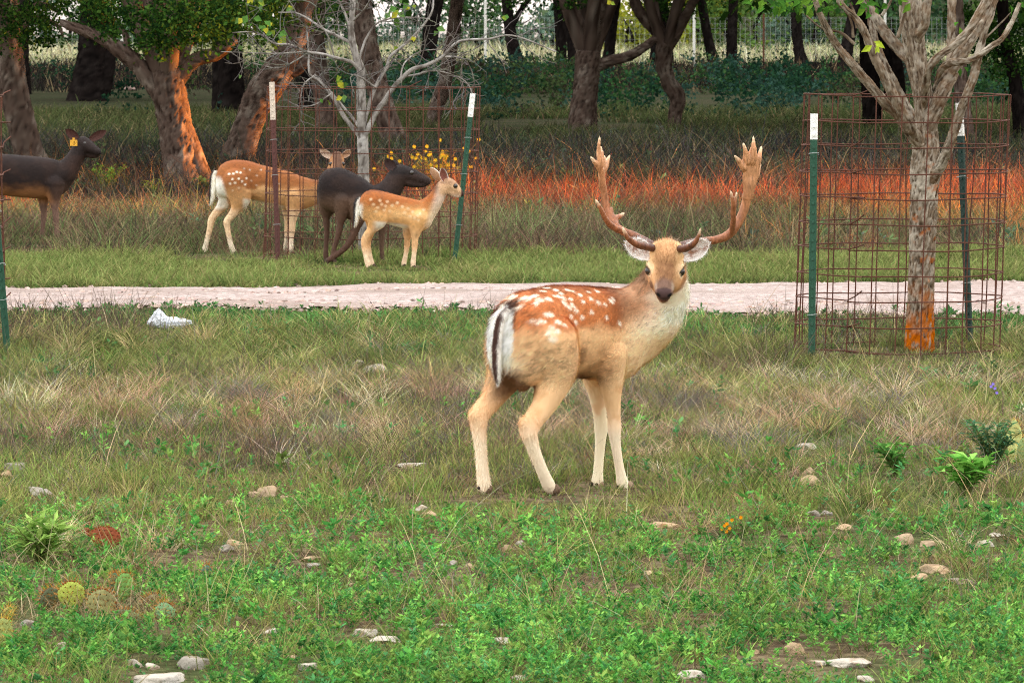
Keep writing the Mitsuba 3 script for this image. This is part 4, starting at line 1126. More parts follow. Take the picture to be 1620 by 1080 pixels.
    face = mixc(face, lin(240, 228, 214), sst(-0.062, -0.068, b) * sst(0.06, 0.09, g))
    for s in (-1, 1):     # pale rings and dark corners round the eyes
        ed = np.sqrt((a - s * 0.0655) ** 2 + (b - 0.001) ** 2 + (g - 0.016) ** 2)
        face = mixc(face, lin(240, 214, 178), sst(0.040, 0.028, ed) * 0.7)
        face = mixc(face, lin(60, 40, 30), sst(0.0255, 0.0225, ed))
        face = mixc(face, lin(86, 58, 44), sst(0.012, 0.006, np.hypot(a - s * 0.056, (b + 0.03) / 2.2)) * 0.8 * (s < 0))
    c = mixc(c, face, hd)
    streak = meshkit.fbm(np.stack([x * 40 + z * 30, y * 60, z * 120 - x * 40], -1), 2, 33)
    calm = sst(0.50, 0.40, z)
    c = c * (1 + (1 - 0.8 * calm) * (-0.28 + 0.56 * (0.5 * n2 + 0.5 * streak)))[:, None]
    # white spots, found on the near flank and mirrored on the far one
    spots = [(829, 468, 8), (835, 469, 7), (845, 465, 6.5), (855, 471, 7), (870, 470, 6), (851, 477, 5), (824, 480, 6), (866, 494, 4.5), (876, 496, 5), (856, 504, 4.5), (847, 502, 4), (864, 505, 3.5), (886, 506, 5), (874, 513, 5), (870, 521, 5), (887, 521, 4.5), (881, 533, 5.5),
             (860, 458, 5), (868, 453, 6), (880, 456, 5), (885, 466, 5), (897, 478, 6), (895, 470, 5), (904, 484, 4.5), (910, 482, 4), (916, 489, 4), (909, 459, 4), (920, 464, 4), (932, 459, 4), (944, 458, 4.5), (938, 470, 4), (951, 477, 4.5), (960, 478, 3.5), (970, 474, 5), (972, 470, 4), (898, 456, 4.5), (925, 474, 3.5), (898, 512, 3.5), (908, 500, 3.5), (915, 508, 3.5), (926, 500, 3.5), (965, 500, 3.5), (940, 492, 3.5), (985, 513, 4), (878, 465, 4), (905, 470, 3.5), (890, 461, 4)]
    cpx = CX + F * v[:, 0] / (v[:, 1] * 1.0)
    dz = H - v[:, 2]
    cpy = HORIZON + F * dz / v[:, 1]
    sw = np.zeros(len(v))
    warp = 0.6 * (meshkit.fbm(l * np.array([45, 45, 90]), 2, 17) - 0.5)
    for (sx, sy, sr) in spots:
        dd = np.hypot(cpx - sx, cpy - sy)
        cand = np.argsort(dd)[:40]
        ctr = l[cand[np.argmin(v[cand, 1])]]
        sr_m = sr / 376.0
        for m in (1, -1):
            q = l - ctr * np.array([1, m, 1])
            e = np.sqrt((q[:, 0] * 0.85 + q[:, 2] * 0.35) ** 2 + (q[:, 1] * 1.0) ** 2 + (q[:, 2] * 0.8) ** 2) / sr_m
            sw = np.maximum(sw, sst(1.3, 0.6, e * 1.08 + warp))
    c = mixc(c, lin(240, 226, 206), sw * (0.62 + 0.5 * n2))
    c = np.clip(c * 1.06, 0.006, 0.88)
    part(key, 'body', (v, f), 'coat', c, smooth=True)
    # coat hairs
    flow = np.tile(B.to_world([-1.0, 0, -0.45]) - B.to_world([0, 0, 0]), (len(v), 1))
    down = np.array([0, 0, -1.0])
    wl = np.clip(leg + nk, 0, 1)[:, None]
    flow = flow * (1 - wl) + down * wl
    flow = np.where((hd > 0.5)[:, None], -hf + 0.3 * hu, flow)
    ln = 0.018 + 0.010 * nk - 0.0145 * sst(0.50, 0.38, z) - 0.014 * hd + 0.012 * rear
    keep = np.ones(len(v))
    vv, ff, cc = fur(v, f, c, flow, 120000, ln * 1.15, 0.0028, 5, jit=0.27, calm=np.maximum(sst(0.50, 0.40, z), hd))
    part(key, 'hair', (vv, ff), 'coat', cc, stuff=True)
    # eyes, ears, tail, hooves
    for s in (-1, 1):
        part(key, 'eye', ball_mesh(hp(s * 0.0655, 0.001, 0.016), 0.0190, 3), 'eye_wet', smooth=True)
    for base, tip, fc in ((W(1033, 405, 24.02), W(989, 383, 24.06), (-0.25, -1, -0.1)), (W(1080, 408, 24.02), W(1122, 383, 24.05), (0.2, -1, -0.1))):
        ev, ef, inn, edge, uu = ear_mesh(base, tip, fc, 0.084, cup=0.5)
        ec = mixc(mixc(lin(176, 132, 96), lin(236, 228, 222), inn), lin(244, 240, 236), sst(0.7, 0.95, edge) + 0.0)
        ec = mixc(ec, lin(150, 108, 92), inn * sst(0.55, 0.62, meshkit.fbm(ev * 70, 2, 5)) * sst(0.8, 0.5, edge) * sst(0.1, 0.35, uu))
        ek = part(key, 'ear', (ev, ef), 'coat', ec, smooth=True)
        hv, hfc, hc = fur(ev, ef, ec, np.tile(tip - base, (len(ev), 1)), 2600, np.full(len(ev), 0.016), 0.0016, 6, lift=0.35)
        part(ek, 'ear_hair', (hv, hfc), 'coat', hc, stuff=True)
    tp = np.array([B.to_world([-0.262, 0.0, 0.775]), B.to_world([-0.292, 0.005, 0.735]), B.to_world([-0.308, 0.012, 0.64]), B.to_world([-0.308, 0.015, 0.55]), B.to_world([-0.300, 0.015, 0.475])])
    tp = spline(tp, 24)
    tr = np.interp(np.linspace(0, 1, 24), [0, 0.15, 0.5, 0.8, 0.95, 1], [0.016, 0.018, 0.018, 0.017, 0.011, 0.004])
    tv, tf = tube(tp, tr, 20)
    ctr = np.vstack([np.repeat(tp, 20, 0), tp[:1], tp[-1:]])
    o = B.to_local(tv) - B.to_local(ctr)
    backness = -o[:, 0] / np.maximum(np.linalg.norm(o, axis=1), 1e-6)
    tc = mixc(lin(244, 236, 226), lin(66, 40, 30), sst(0.60, 0.82, backness - 0.25 * o[:, 1] / 0.036 + 0.2 * (meshkit.noise(tv * 60, 3) - 0.5)))
    tk = part(key, 'tail', (tv, tf), 'coat', tc, smooth=True)
    hv, hfc, hc = fur(tv, tf, tc, np.tile(down, (len(tv), 1)), 9000, np.full(len(tv), 0.024), 0.0022, 8, lift=0.14)
    part(tk, 'tail_hair', (hv, hfc), 'coat', hc, stuff=True)
    for nm, (px, py, yl) in {'right_hind': (880, 789, -0.105), 'left_hind': (771, 790, 0.11), 'right_front': (997, 788, -0.09), 'left_front': (943, 784, 0.085)}.items():
        a_ = legs[nm][0][-1]
        b_ = P(px, py, yl)
        b_ = np.array([b_[0], b_[1], gz(b_[0], b_[1]) + 0.012])
        hoof(key, a_ + [0, 0, 0.012], b_, 0.027, lin(150, 128, 104) if 'front' in nm else lin(112, 90, 72))
        dc = [ball_mesh(a_ + [sx * 0.012 - 0.012, -0.016, 0.014], 0.0085, 2) for sx in (-1, 1)]
        dv, df, _ = join([(q[0], q[1], np.zeros(3)) for q in dc])
        part(key, 'dewclaws', (dv, df), 'coat', np.tile(lin(58, 44, 38), (len(dv), 1)), smooth=True, stuff=True)
    # antlers
    def antler(paths, d_of, palm):
        pts = np.vstack([[W(a, b, d_of(a, b, dd)) for a, b, _, dd in p] for p in paths])
        fa = Field(pts.min(0) - 0.06, pts.max(0) + 0.06, 0.0030)
        for p in paths:
            q = spline(np.array([[*W(a, b, d_of(a, b, dd)), r] for a, b, r, dd in p]), max(8, 3 * len(p)))
            fa.chain(q[:, :3], np.maximum(q[:, 3] * 0.82 / 376.0, 0.0018), 0.010)
        ctr, hl_, hw_, ht_, up_, wd_ = palm
        up_ = unit(np.array(up_, float))
        wd_ = unit(np.array(wd_, float) - up_ * (up_ @ np.array(wd_, float)))
        fa.ball(ctr, np.array([up_, wd_, np.cross(up_, wd_)]), (hl_, hw_, ht_), 0.012)
        av, af = fa.mesh()
        return av, af
    dz0 = 24.10
    dof = lambda a, b, dd: dz0 + dd
    left = [[(1040, 397, 7.5, -0.06), (1034, 390, 7, -0.05), (1022, 382, 6.4, 0.0), (1004, 373, 6.4, 0.05), (988, 367, 6.6, 0.08), (974, 358, 6.6, 0.10), (964, 344, 6.4, 0.12), (959, 328, 6.0, 0.13), (956, 308, 5.6, 0.13), (953, 288, 5.4, 0.12), (952, 270, 5.4, 0.11)],
            [(969, 346, 5, 0.12), (979, 343, 3.6, 0.16), (988, 337, 0.8, 0.18)], [(968, 328, 1.5, 0.14), (966, 340, 4.6, 0.13), (975, 352, 5, 0.12)],
            [(984, 366, 5.6, 0.07), (970, 359, 5.2, 0.02), (959, 348, 4.4, -0.03), (949, 328, 3.0, -0.06), (942, 315, 0.8, -0.07)],
            [(1036, 393, 6.2, -0.07), (1020, 390, 5.8, -0.13), (1006, 386, 5.0, -0.17), (994, 377, 3.8, -0.2), (988, 367, 2.4, -0.21), (985, 359, 0.8, -0.21)],
            [(951, 270, 4.6, 0.10), (942, 258, 3.2, 0.07), (934, 248, 0.7, 0.06)], [(951, 262, 4.6, 0.08), (947, 240, 3.4, 0.07), (949, 215, 0.7, 0.06)], [(951, 260, 3.4, 0.12), (951, 231, 0.7, 0.13)],
            [(955, 266, 3.4, 0.15), (954, 246, 0.6, 0.17)], [(956, 270, 4.6, 0.15), (960, 258, 3.2, 0.18), (965, 245, 0.7, 0.2)]]
    right = [[(1068, 397, 7.5, -0.06), (1075, 391, 7, -0.05), (1090, 385, 6.4, 0.0), (1112, 382, 6.4, 0.05), (1134, 379, 6.6, 0.09), (1150, 373, 7.2, 0.11), (1163, 360, 7.6, 0.12), (1172, 344, 7.6, 0.13), (1179, 326, 7.6, 0.13), (1183, 306, 8, 0.12), (1186, 286, 8, 0.11)],
             [(1072, 394, 6.2, -0.07), (1084, 393, 5.8, -0.13), (1096, 387, 4.6, -0.17), (1104, 376, 3.0, -0.19), (1109, 360, 0.8, -0.2)],
             [(1158, 367, 5, 0.09), (1160, 350, 4.4, 0.02), (1160, 334, 4.2, -0.01), (1160, 320, 3.4, -0.03), (1155, 300, 0.8, -0.04)], [(1161, 330, 3.2, -0.01), (1166, 303, 0.8, -0.02)],
             [(1177, 266, 5.4, 0.08), (1170, 256, 3.4, 0.07), (1162, 246, 0.7, 0.05)], [(1182, 256, 6, 0.08), (1180, 243, 3.8, 0.07), (1176, 226, 0.7, 0.05)],
             [(1190, 256, 6.4, 0.09), (1192, 238, 4.2, 0.08), (1192, 215, 0.7, 0.08)], [(1197, 262, 5.6, 0.12), (1201, 248, 3.6, 0.12), (1205, 231, 0.7, 0.13)], [(1197, 278, 5, 0.13), (1203, 258, 0.7, 0.15)]]
    palms = {0: (W(953, 268, 24.23), 0.058, 0.046, 0.0075, (0.05, 0.0, 1.0), (0.25, 1.0, 0)), 1: (W(1188, 274, 24.20), 0.092, 0.036, 0.0085, (0.13, -0.1, 1.0), (1.0, 0.3, 0))}
    for pi, pth in enumerate((left, right)):
        av, af = antler(pth, dof, palms[pi])
        base_p = W(pth[0][0][0], pth[0][0][1], dz0 - 0.06)
        dist = np.linalg.norm(av - base_p, axis=1)
        g1 = meshkit.fbm(av * np.array([130, 130, 26.0]), 2, 4)
        ac = mixc(lin(80, 46, 33), lin(150, 94, 62), sst(0.05, 0.26, dist + 0.08 * (g1 - 0.5)))
        ac = mixc(ac, lin(192, 138, 98), sst(0.3, 0.5, dist))
        tipw = np.zeros(len(av))
        for p in [q for q in pth[1:] if q[-1][2] < 2.5]:
            t = W(p[-1][0], p[-1][1], dz0 + p[-1][3])
            tipw = np.maximum(tipw, sst(0.040, 0.004, np.linalg.norm(av - t, axis=1)) * 0.8)
        ac = mixc(ac, lin(240, 214, 178), tipw)
        ac = ac * (0.45 + 1.1 * g1[:, None])
        nn = vnormals(av, af)
        av = av + nn * ((meshkit.fbm(av * np.array([150, 150, 30.0]), 2, 6) - 0.5) * 0.0036)[:, None]
        part(key, 'antler', (av, af), 'antler_horn', ac, smooth=True)
    return B, legs


BUCK, BUCK_LEGS = build_buck()

# ---------------------------------------------------------------- the does and the fawn
def side_deer(name, label, fr, torso, neck, head, legs, coat, s, ears, eyes, tail=None, h=0.009, seed=1, hair=26000, extra=None, tag=None, group=None, hair_len=0.013):
    """torso: (px, top, bottom, half width in m); neck, head: chains (px, py, radius px[, yl]); legs: chains with their own yl; s: pixels per metre."""
    key = thing(name, label, 'deer', group)
    P = fr.at
    st = []
    for px, t, b, hw in torso:
        q = fr.to_local(P(px, t, 0.0))
        st.append((q[0], q[2], fr.to_local(P(px, b, 0.0))[2], hw))
    chains = []
    for rows, k in [(neck, 0.03)] + [(q, 0.012) for q in head]:
        chains.append((np.array([P(a[0], a[1], a[3] if len(a) > 3 else 0.0) for a in rows]), [a[2] / s for a in rows], k))
    for rows, yl in legs:
        chains.append((np.array([P(a[0], a[1], yl + (a[3] if len(a) > 3 else 0)) for a in rows]), [a[2] * (1.0 if q < 2 else 0.84) / s for q, a in enumerate(rows)], 0.016))
    tw = fr.to_world([[q[0], y, z] for q in st for y in (-0.2, 0.2) for z in (q[1], q[2])])
    allp = np.vstack([tw] + [c[0] for c in chains])
    fld = Field(allp.min(0) - 0.10, allp.max(0) + 0.10, h)
    fld.torso(fr.o, fr.yaw, st)
    for p, r, k in chains:
        q = spline(np.column_stack([p, r]), 3 * len(p))
        fld.chain(q[:, :3], np.maximum(q[:, 3], 0.01), k if k > 0.02 else 0.010)
    if extra:
        extra(fld, fr)
    v, f = fld.mesh()
    l = fr.to_local(v)
    px, py = CX + F * v[:, 0] / v[:, 1], HORIZON + F * (H - v[:, 2]) / v[:, 1]
    c = np.clip(coat(l, v), 0.006, 0.86)
    part(key, 'body', (v, f), 'coat', c, smooth=True)
    z = l[:, 2]
    flow = np.tile(fr.to_world([-1.0, 0, -0.4]) - fr.to_world([0, 0, 0]), (len(v), 1))
    w = sst(0.45, 0.35, z)[:, None]
    flow = flow * (1 - w) + np.array([0, 0, -1.0]) * w
    vv, ff, cc = fur(v, f, c, flow, hair, np.full(len(v), hair_len) - (hair_len - 0.004) * w[:, 0], 0.004, seed, calm=w[:, 0])
    part(key, 'hair', (vv, ff), 'coat', cc, stuff=True)
    for (b, t, fc, wd, cin, cout, crim) in ears:
        ev, ef, inn, edge, uu = ear_mesh(P(*b), P(*t), fc, wd, cup=0.45)
        ec = mixc(mixc(cout, cin, inn), crim, sst(0.75, 0.95, edge))
        part(key, 'ear', (ev, ef), 'coat', ec, smooth=True)
    for e in eyes:
        part(key, 'eye', ball_mesh(P(*e), 0.019, 2), 'eye_wet', smooth=True)
    if tail:
        rows, white, black = tail
        tp = spline(np.array([[*P(a, b, yl), r / s] for a, b, r, yl in rows]), 18)
        tv, tf = tube(tp[:, :3], tp[:, 3], 14)
        ctr = np.vstack([np.repeat(tp[:, :3], 14, 0), tp[:1, :3], tp[-1:, :3]])
        o = fr.to_local(tv) - fr.to_local(ctr)
        bk = -o[:, 0] / np.maximum(np.linalg.norm(o, axis=1), 1e-6)
        tc = mixc(white, black, sst(0.35, 0.65, bk + 0.2 * (meshkit.noise(tv * 50, 3) - 0.5)))
        tk = part(key, 'tail', (tv, tf), 'coat', tc, smooth=True)
        hv, hfc, hc = fur(tv, tf, tc, np.tile([0, 0, -1.0], (len(tv), 1)), 1800, np.full(len(tv), 0.03), 0.0045, 8)
        part(tk, 'tail_hair', (hv, hfc), 'coat', hc, stuff=True)
    for rows, yl in legs:
        if rows[-1][2] < 7:
            a_, b_ = P(rows[-2][0], rows[-2][1], yl), P(rows[-1][0], rows[-1][1], yl)
            hoof(key, b_ + [0, 0, 0.02], b_ + unit(b_ - a_) * 0.02 + fr.to_world([0.03, 0, 0]) - fr.to_world([0, 0, 0]) + [0, 0, -0.025], 0.021, lin(70, 54, 44))
    return key, v


def spots_on(l, centres, r0, rr, side=None):
    sw = np.zeros(len(l))
    for cx, cz in centres:
        sw = np.maximum(sw, sst(1.35, 0.6, np.hypot((l[:, 0] - cx) / r0, (l[:, 2] - cz) / (r0 * 0.85))))
    return sw


# spotted doe
FS = Frame(415, 50.05, math.radians(6))
s = F / 50.05


def coat_spotted(l, v):
    x, y, z = l.T
    n1, n2 = meshkit.fbm(l * 12, 3, 1), meshkit.fbm(l * 40, 2, 2)
    zz = z + 0.10 * (n1 - 0.5) + 0.05 * (n2 - 0.5)
    c = mixc(lin(202, 152, 102), lin(154, 94, 50), sst(0.50, 0.64, zz))
    c = mixc(c, lin(136, 74, 34), 0.7 * sst(0.72, 0.80, zz))
    c = mixc(c, lin(224, 176, 124), 0.75 * sst(0.02, 0.05, np.abs(zz - 0.53)) * 0 + 0.8 * sst(0.035, 0.01, np.abs(zz - 0.555 + 0.12 * x)) * sst(-0.22, -0.12, x) * sst(0.4, 0.25, x))   # pale flank line
    c = mixc(c, lin(238, 226, 206), sst(0.02, -0.01, z - 0.468 + 0.19 * (x + 0.1)) * sst(-0.2, -0.15, x) * sst(0.22, 0.14, x))       # belly
    c = mixc(c, lin(232, 196, 156), sst(0.42, 0.34, z))
    c = mixc(c, lin(240, 222, 198), sst(0.2, 0.08, z) * 0.8)
    c = mixc(c, lin(240, 232, 218), sst(-0.335, -0.375, x - 0.3 * (0.62 - z)) * sst(0.70, 0.64, z) * sst(0.36, 0.42, z))           # rump
    c = mixc(c, lin(238, 230, 216), 0.9 * sst(0.02, -0.05, y * -1) * sst(0.5, 0.42, z) * 0)
    cs = [((a - 415) / s, 1.92 - (b - 55) / s) for a, b in ((361, 274), (367.5, 273.5), (373, 271), (379, 272), (366, 282), (375.5, 281.5), (388.5, 281), (362, 289), (370, 288), (381, 285.5), (386, 290.5), (396, 285), (405, 277), (394, 268), (412, 268), (420, 283), (404, 292), (385, 266), (430, 278), (440, 290), (376, 296), (366, 300))]
    for i, (a, b) in enumerate(cs):
        c = mixc(c, lin(244, 228, 204), spots_on(l, [(a, b)], 0.011 if i < 11 else 0.009, 0) * (0.95 if i < 11 else 0.42))
    hd = sst(0.46, 0.5, x) * sst(0.66, 0.70, z)
    c = mixc(c, lin(170, 122, 82), hd)
    c = mixc(c, lin(84, 56, 42), hd * sst(0.055, 0.025, np.abs(x - 0.655)) * 0.9)
    c = mixc(c, lin(96, 58, 36), sst(0.40, 0.48, x) * sst(0.60, 0.66, z) * sst(0.72, 0.69, z) * 0.8)
    return c * (0.72 + 0.56 * n2[:, None])


HZ = -1.0
side_deer('spotted_doe', 'chestnut spotted doe behind the rusty post, face peeping over the dark doe', FS,
          [(341, 284, 296, 0.02), (344, 270, 306, 0.075), (352, 259.5, 312, 0.12), (368, 253.5, 315, 0.135), (391, 254.5, 314, 0.14), (415, 261.5, 321, 0.15), (440, 267, 328, 0.15), (462, 273, 333, 0.13), (480, 281, 331, 0.11), (497, 289, 324, 0.08), (506, 297, 312, 0.03)],
          [(478, 304, 22), (494, 304, 17), (510, 300, 13.5), (523, 287, 12), (531, 270, 11, 0.0), (533, 260, 10.5, -0.02)],
          [[(533, 254, 11.5, -0.02), (533, 261, 9.5, -0.10), (532.5, 270, 7, -0.20), (532, 275, 5.6, -0.25)], [(533.5, 249, 9.5, -0.0), (533, 255, 9, 0.02)]],
          [([(372, 288, 22), (380, 312, 17), (374, 330, 10), (364, 344, 6.5), (359, 351, 6.3), (360, 362, 5), (364, 382, 4.3), (368, 395, 4.8), (371, 402, 3.9)], -0.09),
           ([(356, 290, 20), (360, 312, 14), (350, 328, 9), (338, 342, 6.5), (334, 350, 6.2), (332, 362, 5), (327, 382, 4.3), (324, 395, 4.8), (324, 402, 3.9)], 0.09),
           ([(466, 310, 15), (464, 332, 10), (463, 350, 6), (462.5, 362, 5.2), (461, 378, 3.9), (460, 394, 4.5), (460, 402, 3.8)], -0.085),
           ([(457, 320, 13), (456, 338, 8), (455, 352, 5.6), (454.5, 363, 5), (453, 380, 3.9), (452, 394, 4.5), (452, 402, 3.8)], 0.085)],
          coat_spotted, s, [((525, 250, -0.03), (506, 237, -0.05), (-0.3, -1, 0), 0.065, lin(214, 190, 170), lin(150, 100, 64), lin(226, 214, 200)), ((541, 249, -0.03), (556, 238, -0.03), (0.5, -0.9, 0), 0.06, lin(190, 150, 120), lin(150, 100, 64), lin(220, 200, 180))],
          [(523.6, 259.5, -0.118), (542.4, 259.5, -0.118)], tail=([(341, 270, 4, 0.0), (337.5, 280, 5, 0.0), (336.5, 300, 5, 0.0), (335, 315, 3.6, 0.0), (331.5, 323, 1.0, 0.0)], lin(244, 236, 216), lin(40, 28, 24)), seed=21)

# dark doe in the middle
FD = Frame(560, 47.55, math.radians(-4))
s = F / 47.55


def coat_dark(l, v):
    x, y, z = l.T
    n1, n2 = meshkit.fbm(l * 10, 3, 1), meshkit.fbm(l * 40, 2, 2)
    zz = z + 0.10 * (n1 - 0.5) + 0.05 * (n2 - 0.5)
    c = mixc(lin(92, 70, 56), lin(30, 20, 19), sst(0.48, 0.64, zz + 0.12 * sst(0.0, 0.25, x)))
    c = mixc(c, lin(84, 60, 48), sst(0.44, 0.34, z) * sst(0.2, 0.1, x))
    c = mixc(c, lin(48, 37, 34), sst(0.22, 0.32, x) * sst(0.5, 0.6, z))
    c = mixc(c, lin(92, 66, 52), 0.10 * sst(0.45, 0.7, n1))
    c = mixc(c, lin(26, 20, 20), sst(0.22, 0.32, x) * sst(0.74, 0.77, z) * 0.8)
    return c * (0.72 + 0.56 * n2[:, None])


EAR_D = (lin(56, 40, 38), lin(30, 23, 23), lin(44, 34, 34))
side_deer('dark_doe', 'dark blackish doe with its body half hidden by the fawn, against the middle cage', FD,
          [(503, 296, 304, 0.02), (506, 280, 322, 0.08), (514, 270, 330, 0.125), (526, 266, 336, 0.14), (540, 266, 342, 0.145), (556, 272, 348, 0.145), (572, 281, 350, 0.14), (588, 292, 349, 0.13), (602, 299, 346, 0.11), (614, 303, 338, 0.085), (622, 308, 326, 0.03)],
          [(600, 316, 21), (612, 306, 17), (622, 293, 14.5), (629, 280, 13), (636, 275, 12.5)],
          [[(634, 273, 12.5), (648, 277, 11), (662, 281.5, 8.5), (672, 285, 6.8), (676, 287, 6)], [(640, 285, 9), (656, 290, 6.5), (672, 291.5, 4.2)]],
          [([(520, 305, 18), (518, 326, 14), (516, 342, 7.5), (517, 358, 5.6), (517, 368, 4.6), (516, 388, 4.2), (515.5, 404, 4.8), (516, 412, 4)], 0.09),
           ([(543, 318, 16), (541, 338, 9.5), (538.5, 352, 6.5), (536.5, 366, 5.6), (533, 378, 4.5), (528.5, 394, 4.2), (527, 406, 4.8), (527, 412, 4)], -0.09),
           ([(568, 322, 17), (567, 342, 12), (564, 358, 8), (558, 374, 6.5), (548, 390, 5.6), (534, 402, 5), (522, 410, 4.6), (516, 414, 4)], -0.10),
           ([(606, 325, 14), (605, 350, 8), (604, 372, 5.6), (604, 394, 4.2), (605, 412, 4)], 0.09)],
          coat_dark, s, [((626, 268, -0.05), (609, 253, -0.07), (-0.2, -0.9, 0.4), 0.085, *EAR_D), ((630, 266, 0.05), (616, 256, 0.08), (-0.4, 0.9, 0.3), 0.08, *EAR_D)],
          [(651, 273.5, -0.05)], seed=22)

# fawn
FF = Frame(620, 46.75, math.radians(3))
s = F / 46.75


def coat_fawn(l, v):
    x, y, z = l.T
    n1, n2 = meshkit.fbm(l * 14, 3, 1), meshkit.fbm(l * 46, 2, 2)
    zz = z + 0.08 * (n1 - 0.5) + 0.04 * (n2 - 0.5)
    c = mixc(lin(216, 164, 106), lin(158, 92, 44), sst(0.455, 0.565, zz))
    c = mixc(c, lin(112, 62, 32), sst(0.60, 0.66, zz) * sst(0.27, 0.2, x) * 0.75)
    c = mixc(c, lin(92, 56, 36), sst(0.2, 0.26, x) * sst(0.57, 0.64, zz + 0.25 * (x - 0.25) * -1) * sst(0.42, 0.36, x) * 0.85)
    c = mixc(c, lin(228, 182, 126), 0.7 * sst(0.04, 0.01, np.abs(zz - 0.43 - 0.05 * x)) * sst(-0.1, -0.02, x))
    c = mixc(c, lin(242, 232, 214), sst(0.02, -0.01, z - 0.385 + 0.13 * (x + 0.1)) * sst(-0.18, -0.10, x) * sst(0.16, 0.08, x))
    c = mixc(c, lin(226, 178, 128), sst(0.36, 0.28, z))
    c = mixc(c, lin(240, 214, 182), sst(0.2, 0.1, z) * 0.8)
    c = mixc(c, lin(240, 232, 220), sst(-0.225, -0.265, x) * sst(0.56, 0.5, z) * sst(0.34, 0.4, z))
    cs = [((a - 620) / s, 1.92 - (b - 55) / s) for a, b in ((590, 322), (597, 327), (603, 322), (594, 333), (607, 331), (612, 318), (620, 324), (628, 320), (636, 326), (645, 329), (655, 344), (660, 340), (664, 337), (652, 334), (670, 331), (648, 341), (640, 335), (600, 316), (609, 325), (616, 333), (586, 314), (661, 347))]
    for a, b in cs:
        c = mixc(c, lin(240, 212, 172), spots_on(l, [(a, b)], 0.014, 0) * 0.5)
    hd = sst(0.36, 0.41, x) * sst(0.58, 0.63, z)
    c = mixc(c, lin(206, 166, 128), hd)
    c = mixc(c, lin(148, 112, 88), hd * sst(0.685, 0.70, z) * 0.7)
    c = mixc(c, lin(238, 226, 208), sst(0.29, 0.36, x + 0.35 * (z - 0.5) * -1) * sst(0.3, 0.36, z) * 0.55 * (1 - hd))
    c = mixc(c, lin(60, 44, 40), sst(0.563, 0.573, x))
    return c * (0.72 + 0.56 * n2[:, None])


EAR_F = (lin(120, 72, 60), lin(160, 122, 92), lin(238, 230, 220))
side_deer('fallow_fawn', 'small tan fawn with pale spots, nearest of the deer group, muzzle at the green post', FF,
          [(568, 326, 334, 0.02), (571, 313, 342, 0.07), (578, 304, 350, 0.105), (590, 300.5, 354, 0.115), (606, 303, 353, 0.118), (625, 308, 358, 0.122), (645, 313, 363, 0.12), (660, 316.5, 366, 0.105), (672, 321, 364, 0.085), (681, 328, 357, 0.06), (686, 337, 346, 0.02)],
          [(668, 337, 16), (678, 329, 13.5), (688, 317, 10.5), (696, 304, 9), (703, 293, 8.5)],
          [[(706, 290.5, 10), (714, 294, 9), (721, 299.5, 6.6), (728, 305.5, 4.6), (730, 307, 4)], [(710, 301, 6.5), (719, 306.5, 4.5), (726, 310, 2.9)]],
          [([(590, 322, 21), (597, 345, 16), (590, 360, 9.5), (580, 373, 6.3), (576.5, 380, 5.8), (576.5, 392, 4.8), (579.5, 408, 4.2), (582, 418, 4.7), (584, 425, 3.8)], -0.075),
           ([(586, 324, 19), (590, 345, 13), (588, 360, 8.5), (584, 374, 6.0), (582, 382, 5.4), (583, 394, 4.4), (586, 408, 4), (588, 416, 4.4), (590, 422, 3.6)], 0.075),
           ([(662, 345, 15), (658, 362, 10), (656.5, 376, 6.2), (656, 389, 5.2), (655, 402, 3.9), (653.5, 416, 4.5), (653.5, 424, 3.7)], -0.07),
           ([(650, 350, 13), (645.5, 366, 8), (644.5, 378, 5.6), (644, 388, 4.9), (642, 402, 3.7), (639.5, 414, 4.3), (638.5, 422, 3.6)], 0.07)],
          coat_fawn, s, [((707, 289, -0.045), (698.5, 266, -0.065), (0.55, -0.85, 0.0), 0.075, *EAR_F), ((701, 288, 0.045), (681, 265, 0.08), (0.45, 0.85, 0.1), 0.07, *EAR_F)],
          [(720.5, 294.3, -0.043)], tail=([(570, 313, 3.5, 0), (566, 320, 4.8, 0), (564.5, 336, 4.6, 0), (563, 350, 3.2, 0), (560.5, 356, 1.0, 0)], lin(240, 234, 220), lin(28, 24, 26)), h=0.0075, seed=23)

# dark doe at the left edge
FL = Frame(40, 52.9, math.radians(5))
s = F / 52.9


def coat_left(l, v):
    x, y, z = l.T
    n1, n2 = meshkit.fbm(l * 10, 3, 1), meshkit.fbm(l * 40, 2, 2)
    zz = z + 0.10 * (n1 - 0.5) + 0.05 * (n2 - 0.5)
    c = mixc(lin(150, 102, 64), lin(32, 21, 19), sst(0.42, 0.56, zz + 0.1 * sst(0.15, 0.3, x)))
    c = mixc(c, lin(84, 62, 52), sst(0.2, 0.3, x) * sst(0.6, 0.45, z) * 0.7)
    c = mixc(c, lin(112, 86, 74), sst(0.40, 0.32, z))
    c = mixc(c, lin(56, 40, 35), sst(0.36, 0.44, x) * sst(0.56, 0.62, z) * 0.8)
    c = mixc(c, lin(92, 64, 50), 0.10 * sst(0.45, 0.7, n1))
    c = mixc(c, lin(30, 22, 21), sst(0.36, 0.44, x) * sst(0.78, 0.82, z) * 0.8)
    c = mixc(c, lin(26, 20, 20), sst(0.68, 0.70, x))
    return c * (0.72 + 0.56 * n2[:, None])


